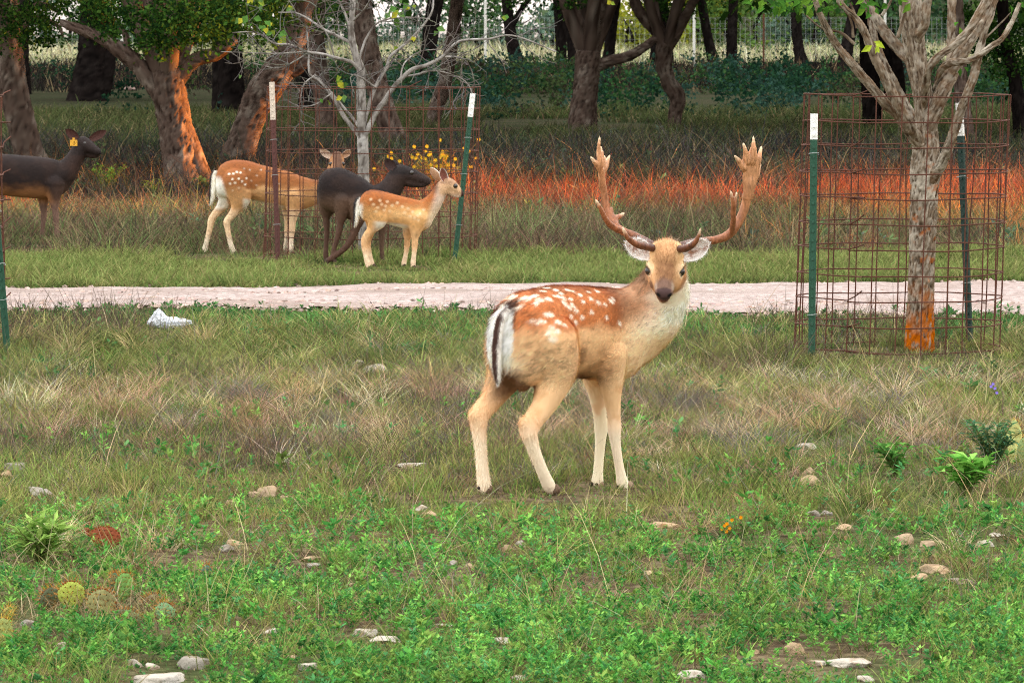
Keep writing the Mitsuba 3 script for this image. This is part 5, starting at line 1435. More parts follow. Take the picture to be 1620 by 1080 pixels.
EAR_L = (lin(70, 42, 36), lin(30, 22, 20), lin(44, 33, 30))
left_key, _ = side_deer('dark_doe', 'dark brown doe with a yellow ear tag, cut off by the left edge', FL,
          [(-102, 280, 286, 0.02), (-98, 262, 300, 0.08), (-86, 250, 308, 0.125), (-60, 244, 311, 0.14), (-30, 242.5, 309, 0.145), (0, 243.5, 309, 0.148), (30, 245.5, 312, 0.15), (60, 248, 314, 0.148), (82, 251, 313, 0.13), (98, 257, 308, 0.105), (108, 265, 298, 0.07), (113, 275, 288, 0.02)],
          [(92, 283, 20), (104, 272, 16), (115, 257, 12.5), (124, 242, 11), (130, 232, 10.5)],
          [[(131, 227, 11.5), (139, 232, 10, -0.03), (148, 237, 7.2, -0.06), (155, 240.5, 5.6, -0.08)], [(135, 240, 8), (145, 244.5, 5.5, -0.03), (153, 246, 3.6, -0.06)]],
          [([(86, 292, 16), (85.5, 312, 10), (87, 330, 6.2), (88.5, 345, 5.4), (89.5, 360, 3.9), (90.5, 372, 4.5), (91, 379, 3.7)], -0.085),
           ([(72, 296, 15), (69, 314, 9), (69, 332, 5.8), (69, 345, 5.2), (67.5, 360, 3.8), (67, 372, 4.4), (67, 378, 3.6)], 0.085),
           ([(-60, 272, 24), (-56, 298, 18), (-62, 318, 10), (-72, 330, 6.3), (-76, 338, 6), (-74, 352, 4.6), (-70, 370, 4.4), (-68, 379, 3.8)], -0.09),
           ([(-74, 274, 22), (-76, 300, 15), (-86, 318, 9), (-97, 332, 6.3), (-99, 340, 6), (-97, 354, 4.6), (-95, 370, 4.4), (-94, 379, 3.8)], 0.09)],
          coat_left, s, [((125, 223, -0.03), (104, 204.5, 0.0), (-0.1, -1, 0.0), 0.085, *EAR_L), ((141, 222, 0.05), (168.5, 207, 0.08), (0.2, -1, 0.1), 0.08, *EAR_L)],
          [(134.5, 227, -0.065)], seed=24)
tp = FL.at(116.5, 226, -0.075)
tv, tf = box(tp - [0.034, 0.0025, 0.030], tp + [0.034, 0.0025, 0.026])
tv2, tf2 = box(tp + [-0.011, -0.003, 0.0262], tp + [0.011, 0.003, 0.046])
v, f, c = join([(tv, tf, lin(226, 168, 52)), (tv2, tf2, lin(226, 168, 52))])
tk = part(left_key, 'ear_tag', (v, f), 'painted_metal', c, label='yellow ear tag')
tm = meshkit.text_mesh('3', 0.032, 0.002)
tv = np.array(tm.vertices)
tv = np.column_stack([tv[:, 0] - 0.010 + tp[0], tp[1] - 0.0025 - tv[:, 2], tv[:, 1] - 0.018 + tp[2]])
part(tk, 'number', (tv, np.array(tm.faces)), 'matte', np.tile(lin(70, 40, 20), (len(tv), 1)))

# ---------------------------------------------------------------- stones
CLEAR = []          # (x, d, half width, reach towards the camera, factor of plant height)


def stone_mesh(w, dep, h, seed, slab=False):
    r = np.random.default_rng(seed)
    m = trimesh.creation.icosphere(subdivisions=3)
    u = np.array(m.vertices)
    k = 13
    n = unit(r.standard_normal((k, 3)) + [0, 0, 0.15])
    off = r.uniform(0.62, 1.0, k)
    if slab:
        n = np.vstack([n, [[0.08, 0.05, 1.0]]])
        off = np.r_[off, 0.62]
    t = np.min(np.where((u @ n.T) > 0.05, off / np.maximum(u @ n.T, 0.05), 9), 1)
    t = np.minimum(t, 1.25)
    v = u * t[:, None]
    v += unit(v) * (0.16 * (meshkit.fbm(v * 2.6 + seed, 3, seed % 50) - 0.5) + 0.05 * (meshkit.noise(v * 9 + seed, 3) - 0.5))[:, None]
    ext = np.ptp(v, axis=0)
    v = (v - (v.max(0) + v.min(0)) / 2) / ext * np.array([w, dep, h])
    a = r.uniform(-0.15, 0.15)
    v = v @ np.array([[math.cos(a), 0, -math.sin(a)], [0, 1, 0], [math.sin(a), 0, math.cos(a)]])
    return v, np.array(m.faces)


STONES = [  # px, py of the middle, width, height in pixels, slab?, label
    (213, 1047, 28, 17, 0, 'round white stone in the clover just above the broad flat bottom slab'),
    (241, 1053, 24, 11, 0, 'small low white stone touching the right side of the round white stone'),
    (305, 1047, 54, 20, 1, 'wedge shaped grey white stone right of the pair in the clover'),
    (252, 1074, 84, 20, 1, 'broad flat white slab with a dark hole at the bottom left edge of the picture'),
    (576, 1000, 42, 15, 1, 'blocky pale stone above the long thin slab, lower middle of the clover'),
    (610, 1011, 54, 11, 1, 'long thin cream slab just below the blocky pale stone in the clover'),
    (700, 990, 34, 8, 1, 'thin flat stone alone in the clover, right of the blocky pale stone'),
    (426, 998, 30, 12, 0, 'cream hump of stone in the clover right of the prickly pear clump'),
    (488, 1053, 34, 12, 0, 'cream stone low in the clover between the wedge stone and the thin slab'),
    (462, 1038, 20, 8, 0, 'tiny pinkish stone just above left of a cream stone in the clover'),
    (925, 1035, 22, 12, 0, 'small pale grey stone in the clover below the front hooves of the buck'),
    (795, 1012, 30, 9, 1, 'small low pale slab in the clover below the rump of the buck'),
    (822, 1071, 26, 10, 0, 'small cream stone on the bottom edge, left of centre bottom'),
    (1257, 1023, 34, 24, 0, 'upright tan stone in the clover above the long white slab at lower right'),
    (1346, 1048, 72, 15, 1, 'long white slab with a chipped end in the clover at lower right'),
    (1292, 1048, 34, 9, 1, 'narrow white stone continuing the long white slab on its left'),
    (1370, 1073, 28, 12, 1, 'white stone on the bottom edge below the long white slab'),
    (1094, 1067, 46, 16, 1, 'cream slab on the bottom edge right of the middle'),
    (1524, 919, 58, 10, 1, 'pale grey flat rock, broken and speckled, in the clover at far right'),
    (1452, 911, 34, 13, 0, 'brown block of stone at the left end of a log like ledge, right side'),
    (1482, 900, 52, 14, 1, 'brown layered ledge stone above the pale grey flat rock'),
    (1431, 851, 32, 20, 0, 'rounded tan boulder, biggest of the row of stones at right'),
    (1470, 859, 30, 12, 0, 'knobbly cream stone just right of the rounded tan boulder'),
    (1559, 858, 32, 13, 0, 'pointed white stone at the right end of the row of stones'),
    (1578, 846, 28, 7, 1, 'thin pale slab just above the pointed white stone'),
    (1334, 832, 28, 10, 0, 'tan stone under the dark grass tuft on the right'),
    (1338, 850, 14, 9, 0, 'very small cream stone below the tan stone by the dark tuft'),
    (1284, 811, 28, 11, 0, 'grey stone left of the dark grass tuft on the right'),
    (1308, 810, 22, 9, 0, 'whitish stone between the grey stone and the dark grass tuft'),
    (1284, 758, 34, 19, 0, 'smooth tan stone, lower one of two stacked stones right of the buck'),
    (1281, 743, 24, 13, 0, 'whitish stone resting behind the smooth tan stone right of the buck'),
    (1278, 705, 34, 13, 1, 'white angular stone up in the dry grass right of the buck'),
    (1120, 759, 18, 7, 0, 'tiny pale stone in the grass right of the front hooves of the buck'),
    (1053, 831, 52, 9, 1, 'flat tan stick like slab left of the orange flowers'),
    (801, 866, 24, 16, 0, 'pinkish stone, left one of a touching pair below the buck'),
    (823, 859, 22, 11, 0, 'cream stone, right one of a touching pair below the buck'),
    (717, 889, 14, 12, 0, 'small upright whitish stone left below the buck, near bare soil'),
    (742, 895, 18, 13, 0, 'small grey pink stone just right of the small upright whitish stone'),
    (666, 802, 20, 12, 0, 'pale stone with a soil streak left of the hind hooves of the buck'),
    (682, 811, 26, 8, 0, 'low brown stone joined to the right of the pale stone with a soil streak'),
    (490, 884, 36, 9, 1, 'thin tan slab, upper one of two slabs left of centre'),
    (496, 894, 26, 8, 1, 'small cream slab, lower one of two slabs left of centre'),
    (371, 857, 30, 11, 0, 'white topped stone right of the rust brown dead cactus pad'),
    (358, 865, 26, 11, 0, 'grey stone leaning on the left of the white topped stone'),
    (421, 775, 32, 20, 0, 'tan lumpy stone, largest of the pair in the dry grass at left'),
    (403, 780, 20, 11, 0, 'small white stone touching the left side of the tan lumpy stone'),
    (362, 794, 12, 12, 0, 'tiny cream pebble below left of the tan lumpy stone'),
    (63, 777, 44, 13, 1, 'grey flat stone at left below the pair at the edge'),
    (22, 737, 36, 15, 0, 'grey white rough stone near the left edge in dry grass'),
    (8, 748, 20, 12, 0, 'tan stone on the left edge touching the grey white rough stone'),
    (652, 735, 46, 8, 1, 'low pale slab in the dry grass left of the hind legs of the buck'),
    (563, 574, 28, 13, 0, 'round white stone, left one of three in the tall grass'),
    (594, 581, 42, 18, 0, 'broad cream boulder, middle one of three in the tall grass'),
    (633, 585, 26, 12, 0, 'tan stone sunk in the grass, right one of three in the tall grass'),
    (92, 519, 16, 9, 0, 'small grey white stone in the brush left of the white bag'),
    (158, 457, 16, 6, 0, 'small orange tan stone at the far edge of the road'),
    (174, 458, 10, 5, 0, 'tiny cream stone beside the orange tan one at the road edge'),
    (450, 786, 14, 9, 0, 'tiny brown stone right of the tan lumpy stone'),
    (1258, 268, 14, 7, 0, 'pale stone in the grey weeds left of the right cage'),
    (1385, 272, 12, 5, 0, 'pale stone in the grey weeds seen through the right cage'),
    (1490, 903, 26, 9, 1, 'grey brown slab under the brown layered ledge stone'),
    (95, 1018, 22, 10, 0, 'small cream stone under the clover left of the round white stone'),
    (553, 924, 14, 7, 0, 'tiny white stone in the clover right of the prickly pear clump'),
    (1195, 1030, 14, 7, 0, 'tiny pale stone in the clover left of the upright tan stone'),
    (45, 985, 30, 12, 1, 'pale grey stone left of the prickly pear clump'),
    (1025, 905, 16, 7, 0, 'tiny tan stone in the clover below the front hooves'),
]
for k, (px, py, w, h, slab, lab) in enumerate(STONES):
    g = G(px, py + h * 0.5)
    s = F / g[1]
    v, f = stone_mesh(w / s, w / s * (0.75 if not slab else 0.9) + 0.02, h / s * 1.6, 300 + k, bool(slab))
    dep = w / s * 0.4
    key = thing('stone', lab, 'stone', 'limestone pieces lying in the grass')
    put(key, (v + [g[0], g[1] + dep, gz(g[0], g[1] + dep) + h / s * 0.02], f), 'tan_stone' if any(q in lab for q in ('tan', 'brown', 'pink')) else 'grey_stone' if 'grey' in lab else 'limestone', smooth=28)
    CLEAR.append((g[0], g[1] + 0.02, w / s * 0.55, 0.8, 0.2))

# ---------------------------------------------------------------- the white bag by the road
g = G(264, 521)
s = F / g[1]
r = np.random.default_rng(4)
m = trimesh.creation.icosphere(subdivisions=4)
u = np.array(m.vertices)
v = np.column_stack([u[:, 0] * 0.12, u[:, 1] * 0.09, u[:, 2] * 0.030])
v[:, 2] += 0.075 * np.exp(-((v[:, 0] + 0.055) / 0.032) ** 2) * (u[:, 2] > 0) * np.clip(u[:, 2], 0, 1) ** 0.5
v[:, 0] += 0.05 * np.clip(u[:, 0] - 0.5, 0, 1)
rid = (1 - np.abs(2 * meshkit.noise(u * np.array([3, 3, 2.0]), 5) - 1)) + 0.6 * (1 - np.abs(2 * meshkit.noise(u * 7.5, 6) - 1)) + 0.3 * (1 - np.abs(2 * meshkit.noise(u * 16, 7) - 1))
v += u * np.array([0.03, 0.03, 0.024]) * (rid - 1)[:, None]
v += 0.0018 * r.standard_normal(v.shape)
key = thing('plastic_bag', 'crumpled white plastic bag lying in the grass beside the road', 'bag')
bc = np.tile(lin(238, 241, 246), (len(v), 1))
bc = mixc(bc, lin(150, 140, 126), 0.5 * sst(0.66, 0.74, meshkit.fbm(v * 28, 2, 2)))
put(key, (v * [1.0, 1.0, 0.85] + [g[0], g[1] + 0.08, g[2] + 0.04], np.array(m.faces)), 'leaf_skin', bc)
CLEAR.append((g[0], g[1] + 0.02, 0.17, 2.0, 0.25))


# ---------------------------------------------------------------- prickly pears
def pad(c, rx, rz, thick, yaw, tilt, color, seed, n_dots=26, spine_color=lin(196, 134, 60)):
    """One flat pad standing on its narrow end: (pad), (dots), (spines)."""
    r = np.random.default_rng(seed)
    m = trimesh.creation.icosphere(subdivisions=4)
    u = np.array(m.vertices)
    wid = np.interp(u[:, 2], [-1, -0.6, 0, 0.5, 1], [0.45, 0.66, 0.92, 1.05, 1.0])
    bump = 0.10 * (meshkit.noise(u * 2.2 + seed, 3) - 0.5)
    v = np.column_stack([u[:, 0] * rx * wid * (1 + bump), u[:, 1] * thick * (1 + 0.5 * (meshkit.noise(u * 5 + seed, 4) - 0.5)), u[:, 2] * rz * (1 + bump)])
    ca, sa, ct, s_t = math.cos(yaw), math.sin(yaw), math.cos(tilt), math.sin(tilt)
    R = np.array([[ca, -sa, 0], [sa, ca, 0], [0, 0, 1]]) @ np.array([[ct, 0, s_t], [0, 1, 0], [-s_t, 0, ct]])
    vw = v @ R.T + c
    col = np.asarray(color) * (0.55 + 0.9 * meshkit.fbm(vw * 26, 3, 5))[:, None]
    col = mixc(col, lin(150, 128, 70), 0.7 * sst(0.6, 0.72, meshkit.fbm(vw * 12 + seed, 3, 8)))
    dots, spines = [], []
    gx = [(a, b) for b in np.arange(-0.8, 0.95, 0.30) for a in np.arange(-0.9, 0.95, 0.34)]
    for q, (a, b) in enumerate(gx):
        a += 0.17 * (int(round((b + 0.8) / 0.30)) % 2) + r.normal(0, 0.03)
        if a * a + b * b > 0.88:
            continue
        yy = -math.sqrt(max(0, 1 - a * a - b * b)) * thick
        p = R @ np.array([a * rx, yy, b * rz]) + c
        dv, df = ball_mesh(p, min(rx, rz) * 0.05, 1)
        dots.append((dv, df, lin(56, 40, 28)))
        for _ in range(2):
            dn = unit(R @ np.array([r.normal(0, 0.6), -1, r.normal(0.1, 0.5)]))
            spines.append((*tube(np.array([p, p + dn * 0.02]), [0.0006, 0.0003], 3, cap=False), spine_color))
    for a in np.linspace(-0.95, 0.95, 13):                      # rusty tufts along the rim
        b = math.sqrt(max(0, 1 - a * a))
        p = R @ np.array([a * rx, 0, b * rz]) + c
        dv, df = ball_mesh(p, min(rx, rz) * r.uniform(0.05, 0.10), 1)
        dots.append((dv, df, lin(128, 74, 40) * r.uniform(0.6, 1.2)))
        for _ in range(3):
            dn = unit(R @ np.array([a + r.normal(0, 0.45), r.normal(0, 0.6), b + r.normal(0, 0.3)]))
            spines.append((*tube(np.array([p, p + dn * r.uniform(0.012, 0.026)]), [0.0007, 0.0003], 3, cap=False), spine_color))
    return (vw, np.array(m.faces), col), join(dots), join(spines)


def prickly_pear(label, pads, spine=lin(190, 128, 60), cat='cactus'):
    key = thing('prickly_pear', label, cat)
    for q, (px, py, rx, ry, dy, yaw, tilt, color) in enumerate(pads):
        g = G(px, py + ry)
        s = F / g[1]
        c = np.array([g[0], g[1] + dy, g[2] + ry / s * 0.86])
        a, b, sp = pad(c, rx / s, ry / s * 1.05, 0.009, yaw, tilt, color, 40 + q + int(px), spine_color=spine)
        k = part(key, 'pad', a[:2], 'coat', a[2], smooth=True)
        part(k, 'areoles', b[:2], 'matte', b[2], stuff=True)
        part(k, 'spines', sp[:2], 'matte', sp[2], stuff=True)
        CLEAR.append((g[0], g[1] - 0.01, rx / s * 0.7, 0.3, 0.45))


prickly_pear('clump of prickly pear pads, one glowing yellow green, in the clover at lower left',
             [(113, 942, 23, 25, 0.02, 0.25, -0.12, lin(158, 170, 74)), (160, 955, 24, 27, 0.0, -0.1, 0.1, lin(138, 136, 88)), (192, 932, 17, 24, 0.12, 0.5, 0.12, lin(116, 160, 82)), (178, 930, 15, 20, 0.16, -0.9, -0.1, lin(74, 104, 72)),
              (203, 976, 26, 14, -0.02, 0.2, 0.3, lin(104, 112, 76)), (261, 968, 18, 18, 0.0, -0.3, 0.1, lin(112, 150, 106)), (78, 948, 22, 18, 0.05, 0.7, -0.5, lin(84, 92, 66)), (240, 955, 18, 12, 0.1, 0.1, -0.2, lin(120, 110, 80))])
prickly_pear('prickly pear pad with yellow spines, cut by the left edge below the clump', [(4, 1002, 17, 28, 0.0, 0.2, 0.05, lin(150, 160, 92)), (10, 972, 10, 12, 0.05, 0.4, 0.4, lin(160, 150, 80))], spine=lin(222, 182, 84))
prickly_pear('tall pale yellow green prickly pear pad at the right edge', [(1604, 697, 13, 36, 0.0, 0.15, 0.03, lin(196, 204, 132)), (1622, 715, 12, 26, 0.1, -0.4, 0.2, lin(150, 170, 110))], spine=lin(226, 190, 96))
prickly_pear('rust brown dead cactus pad with a warty rim at left', [(166, 851, 26, 21, 0.0, 0.1, 0.1, lin(140, 74, 46)), (140, 842, 10, 8, 0.03, 0.4, -0.5, lin(120, 60, 38))], spine=lin(160, 90, 50))
prickly_pear('small dark blue green cactus pad alone in the grass', [(327, 906, 9, 14, 0.0, 0.3, 0.05, lin(72, 104, 92))])


# ---------------------------------------------------------------- leafy plants that stand out
def leafy_plant(name, label, cat, px, py, rx, ry, n, ln, wd, colors, seed, singles=True, stems=8, upright=0.4, flower=None, dark=None, clear=0.5):
    """px, py: the foot; rx, ry: half width and height in pixels of the photograph."""
    r = np.random.default_rng(seed)
    g = G(px, py)
    s = F / g[1]
    key = thing(name, label, cat)
    tips, sv = [], []
    for q in range(stems):
        a = r.uniform(0, 2 * np.pi)
        reach = r.uniform(0.2, 1.0) * rx / s
        tip = g + [math.cos(a) * reach, math.sin(a) * reach * 0.8, ry / s * r.uniform(0.55, 1.0)]
        mid = g + (tip - g) * 0.5 + [0, 0, ry / s * 0.12]
        P3 = spline(np.vstack([g - [0, 0, 0.02], mid, tip]), 7)
        tips.append(P3)
        sv.append((*tube(P3, np.linspace(0.004, 0.0015, 7), 5, cap=False), np.asarray(dark if dark is not None else lin(96, 104, 60))))
    v, f, c = join(sv)
    part(key, 'stem', (v, f), 'matte', c, stuff=True)
    lv = []
    for q in range(n):
        P3 = tips[q % stems]
        t = r.uniform(0.15, 1.0) ** 0.7 * 5.999
        i0 = int(t)
        p = P3[i0] + (P3[i0 + 1] - P3[i0]) * (t - i0)
        a = r.uniform(0, 2 * np.pi)
        dn = unit(np.array([math.cos(a), math.sin(a), upright + r.normal(0, 0.25)]))
        L = ln * r.uniform(0.65, 1.3)
        cc = np.asarray(colors)[r.integers(0, len(colors))] * r.uniform(0.82, 1.2)
        lv.append(leaves(p[None], dn[None], np.array([[0, 0, 1.0]]) + r.normal(0, 0.2, (1, 3)), np.array([L]), np.array([wd * r.uniform(0.8, 1.2)]), cc[None]))
    if singles:
        for q in lv:
            part(key, 'leaf', q[:2], 'leaf_skin', q[2])
    else:
        v, f, c = join(lv)
        part(key, 'foliage', (v, f), 'leaf_skin', c, stuff=True)
    if flower is not None:
        fc, fr, fn, spots_ = flower
        for (fx, fy) in spots_:
            p0 = W(fx, fy, g[1] - 0.03)
            a = np.arange(fn) * 2 * np.pi / fn
            dn = np.stack([np.cos(a), np.full(fn, -0.5), np.sin(a)], 1)
            v, f, c = leaves(np.repeat(p0[None], fn, 0), dn, np.tile([0.0, -1, 0.2], (fn, 1)), np.full(fn, fr), np.full(fn, fr * 0.8), np.tile(fc, (fn, 1)))
            part(key, 'flower', (v, f), 'leaf_skin', c)
            vv, ff = tube(np.array([g, (g + p0) / 2 + [0.01, 0, 0.02], p0]), 0.0016, 4, cap=False)
            part(key, 'flower_stalk', (vv, ff), 'matte', np.tile(lin(104, 110, 70), (len(vv), 1)))
    if clear:
        CLEAR.append((g[0], g[1], rx / s * 0.8, 0.6, clear))
    return key


BR = [lin(112, 172, 74), lin(132, 188, 86), lin(88, 148, 64), lin(150, 200, 100)]
leafy_plant('leafy_shrub', 'bright green broad leaved low shrub left of the tall prickly pear pad', 'shrub', 1530, 782, 48, 60, 150, 0.085, 0.034, BR, 1, stems=22, upright=0.35)
leafy_plant('leafy_shrub', 'small dark green leafy shrub above right of the two stacked stones', 'shrub', 1418, 752, 44, 58, 110, 0.065, 0.026, [lin(92, 142, 68), lin(108, 158, 74), lin(74, 120, 62)], 2, stems=10)
leafy_plant('leafy_shrub', 'sprawling shrub of narrow olive green leaves at left above the prickly pear clump', 'shrub', 62, 892, 74, 74, 230, 0.095, 0.018, [lin(138, 172, 84), lin(156, 186, 98), lin(112, 146, 72)], 3, stems=20)
leafy_plant('leafy_shrub', 'dark blue green weed directly left of the tall prickly pear pad', 'shrub', 1572, 742, 50, 76, 480, 0.042, 0.014, [lin(86, 128, 88), lin(76, 116, 88), lin(104, 148, 92)], 4, singles=False, stems=26)
leafy_plant('leafy_shrub', 'bushy little green plant at the foot of the sunlit oak trunk', 'shrub', 320, 318, 24, 42, 260, 0.07, 0.03, [lin(86, 110, 60), lin(104, 124, 66), lin(70, 92, 58)], 5, singles=False, stems=16, clear=0)
leafy_plant('leafy_shrub', 'bright green feathery bush right of the tagged dark doe', 'shrub', 168, 312, 34, 54, 420, 0.06, 0.012, [lin(96, 158, 62), lin(84, 138, 60), lin(110, 164, 70)], 6, singles=False, stems=22, clear=0)
leafy_plant('leafy_shrub', 'small yellow green sprig left of the sunlit oak trunk', 'shrub', 240, 315, 16, 34, 110, 0.06, 0.014, [lin(160, 168, 56), lin(130, 150, 60)], 7, singles=False, stems=10, clear=0)
leafy_plant('flowering_plant', 'little plant with orange flowers in the clover right of the flat tan slab', 'flower', 1160, 858, 22, 34, 40, 0.03, 0.009, BR, 8, stems=8, flower=(lin(232, 150, 24), 0.009, 7, [(1142, 836), (1150, 828), (1158, 822), (1172, 818), (1149, 840), (1146, 831), (1154, 835)]))
leafy_plant('flowering_plant', 'thin weed with a violet flower head at the right above the tall prickly pear pad', 'flower', 1584, 668, 12, 40, 20, 0.03, 0.007, [lin(120, 122, 84)], 9, stems=4, flower=(lin(150, 130, 224), 0.010, 7, [(1568, 611), (1574, 614), (1577, 621), (1571, 607)]), dark=lin(120, 108, 90))
leafy_plant('flowering_bush', 'golden yellow flowering bush inside the middle cage behind the fawn', 'shrub', 690, 318, 62, 84, 650, 0.06, 0.012, [lin(126, 128, 62), lin(150, 140, 60), lin(104, 108, 60)], 10, singles=False, stems=34, clear=0, flower=(lin(216, 176, 52), 0.026, 7, [(float(a), float(b)) for a, b in np.random.default_rng(3).normal((688, 254), (34, 13), (46, 2))]), dark=lin(140, 112, 72))
# spiky yucca-like clump in the red grass
key = thing('spiky_clump', 'ragged clump of pale spiky leaves in the red grass left of the antlers', 'plant')
g = G(926, 327)
s = F / g[1]
r = np.random.default_rng(12)
for q, (tx, ty) in enumerate([(898, 291), (893, 297), (943, 289), (950, 300), (949, 304), (912, 293), (920, 290), (933, 296), (868, 325), (905, 300), (955, 311), (927, 285), (880, 318), (940, 310), (960, 318), (890, 308), (916, 300), (948, 322)]):
    tip = W(tx, ty, g[1] + r.normal(0, 0.25))
    b0 = g + [r.normal(0, 0.05), r.normal(0, 0.05), 0.05]
    P3 = spline(np.vstack([b0, (b0 + tip) / 2 + [0, 0, 0.03], tip]), 6)
    v, f = tube(P3, np.array([0.012, 0.014, 0.012, 0.010, 0.007, 0.002]), 4)
    cc = [lin(206, 176, 112), lin(122, 142, 104), lin(196, 140, 84), lin(150, 120, 84)][q % 4]
    part(key, 'leaf', (v, f), 'matte', np.tile(cc, (len(v), 1)))
# fallen arching branch by the far fence
key = thing('fallen_branch', 'dark fallen branch arching between two black trunks near the far fence', 'branch')
g = G(1275, 119)
pts, rad = pix_path([(1264, 113, 5), (1270, 107, 7), (1280, 101, 7), (1300, 103, 7), (1316, 106, 7), (1330, 108, 8), (1340, 112, 8)], g[1] - 2)
v, f, c = bark_tube(pts, rad, DARK, 10, 0.12, 0.01)
part(key, 'limb', (v, f), 'matte', c, smooth=True)
pts, rad = pix_path([(1316, 107, 5), (1306, 112, 4), (1297, 118, 4)], g[1] - 2)
v, f, c = bark_tube(pts, rad, DARK, 8, 0.12, 0.01)
part(key, 'side_limb', (v, f), 'matte', c, smooth=True)
# stones of the dark heap under the shaded oak at the left
for k, (px, py, w, h, lab) in enumerate([(188, 124, 16, 12, 'dark rounded rock on the ridge right of the shaded oak'), (204, 128, 14, 9, 'dark low rock beside the dark rounded rock on the ridge'), (58, 128, 22, 12, 'dark rock with a pale top on the ridge left of the shaded oak'), (100, 134, 34, 8, 'long dark log like rock on the ridge left of the shaded oak'), (205, 140, 22, 6, 'pale pinkish flat rock on the dark slope right of the shaded oak')]):
    g = G(px, py + h / 2)
    s = F / g[1]
    v, f = stone_mesh(w / s, w / s * 0.8, h / s * 1.6, 700 + k)
    key = thing('rock', lab, 'rock', 'rocks on the shaded ridge')
    n = meshkit.fbm(v * 5, 2, 3)[:, None]
    base = lin(150, 128, 120) if 'pale pink' in lab else lin(70, 60, 56)
    put(key, (v + [g[0], g[1], g[2] + h / s * 0.4], f), 'matte', base * (0.7 + 0.6 * n), smooth=True)

# ---------------------------------------------------------------- grass and weeds
for fr, legs in ((BUCK, BUCK_LEGS),):
    for p, _ in legs.values():
        CLEAR.append((p[-1][0], p[-1][1] + 0.05, 0.11, 1.3, 0.32))
CLEAR.append((c1[0], d_cage + 0.1, 0.6, 2.2, 0.34))
for px, dd, hw, reach in ((345, 49.9, 0.32, 3.5), (458, 50, 0.2, 3.0), (530, 47.4, 0.25, 2.5), (582, 46.6, 0.2, 2.5), (646, 46.6, 0.25, 2.5), (80, 52.9, 0.3, 4.5), (715, 48.3, 0.1, 2.0), (438, 48.3, 0.1, 2.0)):
    CLEAR.append((W(px, 400, dd)[0], dd + 0.15, hw, reach, 0.3))
CLEAR.append((W(1453, 560, d_cage)[0], d_cage, 0.16, 1.3, 0.35))
CL = np.array(CLEAR)


def height_factor(x, d):
    """Plants stay low in front of stones, cactus pads and hooves."""
    k = np.ones(len(x))
    for cx, cd, hw, reach, fac in CL:
        m = (np.abs(x - cx) < hw * 1.6) & (d < cd + 0.1) & (d > cd - reach * 1.4)
        if m.any():
            a = 1 - sst(0.75, 1.5, np.abs(x[m] - cx) / hw)
            b = 1 - sst(0.6, 1.3, (cd - d[m]) / reach)
            k[m] = np.minimum(k[m], 1 - (1 - fac) * a * b)
    return k


def on_road(x, d):
    return (d > road_near(x) + 0.03) & (d < road_far(x) - 0.03)


def scatter(n, d0, d1, r, margin=0.6, power=1.0):
    """Random spots of the ground in and round the view, more of them near."""
    u = r.random(n)
    d = d0 * (d1 / d0) ** u if power == 1.0 else d0 + (d1 - d0) * u
    hw = 0.0905 * d + margin
    return r.uniform(-1, 1, n) * hw, d


def field(x, d, sx, sy, seed):
    return meshkit.fbm(np.stack([x * sx, d * sy, 0 * x], -1), 3, seed)


def tufts(n_tuft, per, d0, d1, height, spread, lean, droop, colors, seed, width=1.7e-4, where=None, tip=None, color_jit=0.14, hjit=0.28, keep_col=None):
    """Clumps of blades; where(x, d, r) -> chance."""
    r = np.random.default_rng(seed)
    x, d = scatter(n_tuft, d0, d1, r)
    ok = ~on_road(x, d)
    if where is not None:
        ok &= r.random(len(x)) < where(x, d)
    x, d = x[ok], d[ok]
    n = len(x)
    hf = height_factor(x, d)
    hf = hf * (1 - 0.62 * sst(1.6, 0.5, road_near(x) - d) * (d < road_near(x)))                 # trodden turf along the road
    th = height * np.clip(1 + hjit * r.standard_normal(n), 0.35, 2.0) * hf
    tone = 0.62 + 0.76 * field(x, d, 26.0 / d0, 15.0 / d0, seed + 200)
    tc = np.asarray(colors)[r.integers(0, len(colors), n)] * (1 + color_jit * r.standard_normal((n, 1))) * tone[:, None]
    k = per
    bx = np.repeat(x, k) + r.normal(0, spread, n * k)
    bd = np.repeat(d, k) + r.normal(0, spread, n * k)
    az = np.where(r.random(n * k) < 0.55, np.arctan2(bd - np.repeat(d, k), bx - np.repeat(x, k)) + r.normal(0, 0.6, n * k), r.uniform(0, 2 * np.pi, n * k))
    root = np.stack([bx, bd, gz(bx, bd) - 0.004], 1)
    L = np.repeat(th, k) * np.clip(r.normal(1, 0.27, n * k), 0.35, 1.8)
    keep = (L > 0.012) & ~on_road(bx, bd)
    col = np.repeat(tc, k, 0) * (1 + 0.24 * r.standard_normal((n * k, 1))) * (1 + 0.06 * r.standard_normal((n * k, 3)))
    old = r.random(n * k) < 0.14                                       # dead blades in every tuft
    col[old] = DEAD[r.integers(0, len(DEAD), old.sum())] * r.uniform(0.5, 1.1, (old.sum(), 1))
    col = np.clip(col, 0.006, 0.8)
    c2 = None
    if tip is not None:
        c2 = np.clip(col * 0.5 + 0.5 * np.asarray(tip) * (1 + 0.2 * r.standard_normal((n * k, 1))), 0.006, 0.8)[keep]
    wd = width * bd * r.uniform(0.7, 1.35, n * k)
    lean_ = np.abs(r.normal(lean, 0.14, n * k)).clip(0, 0.85)
    return blades(root[keep], L[keep], wd[keep], az[keep], lean_[keep], np.clip(r.normal(droop, 0.15, n * k), 0, 0.8)[keep], col[keep], c2)


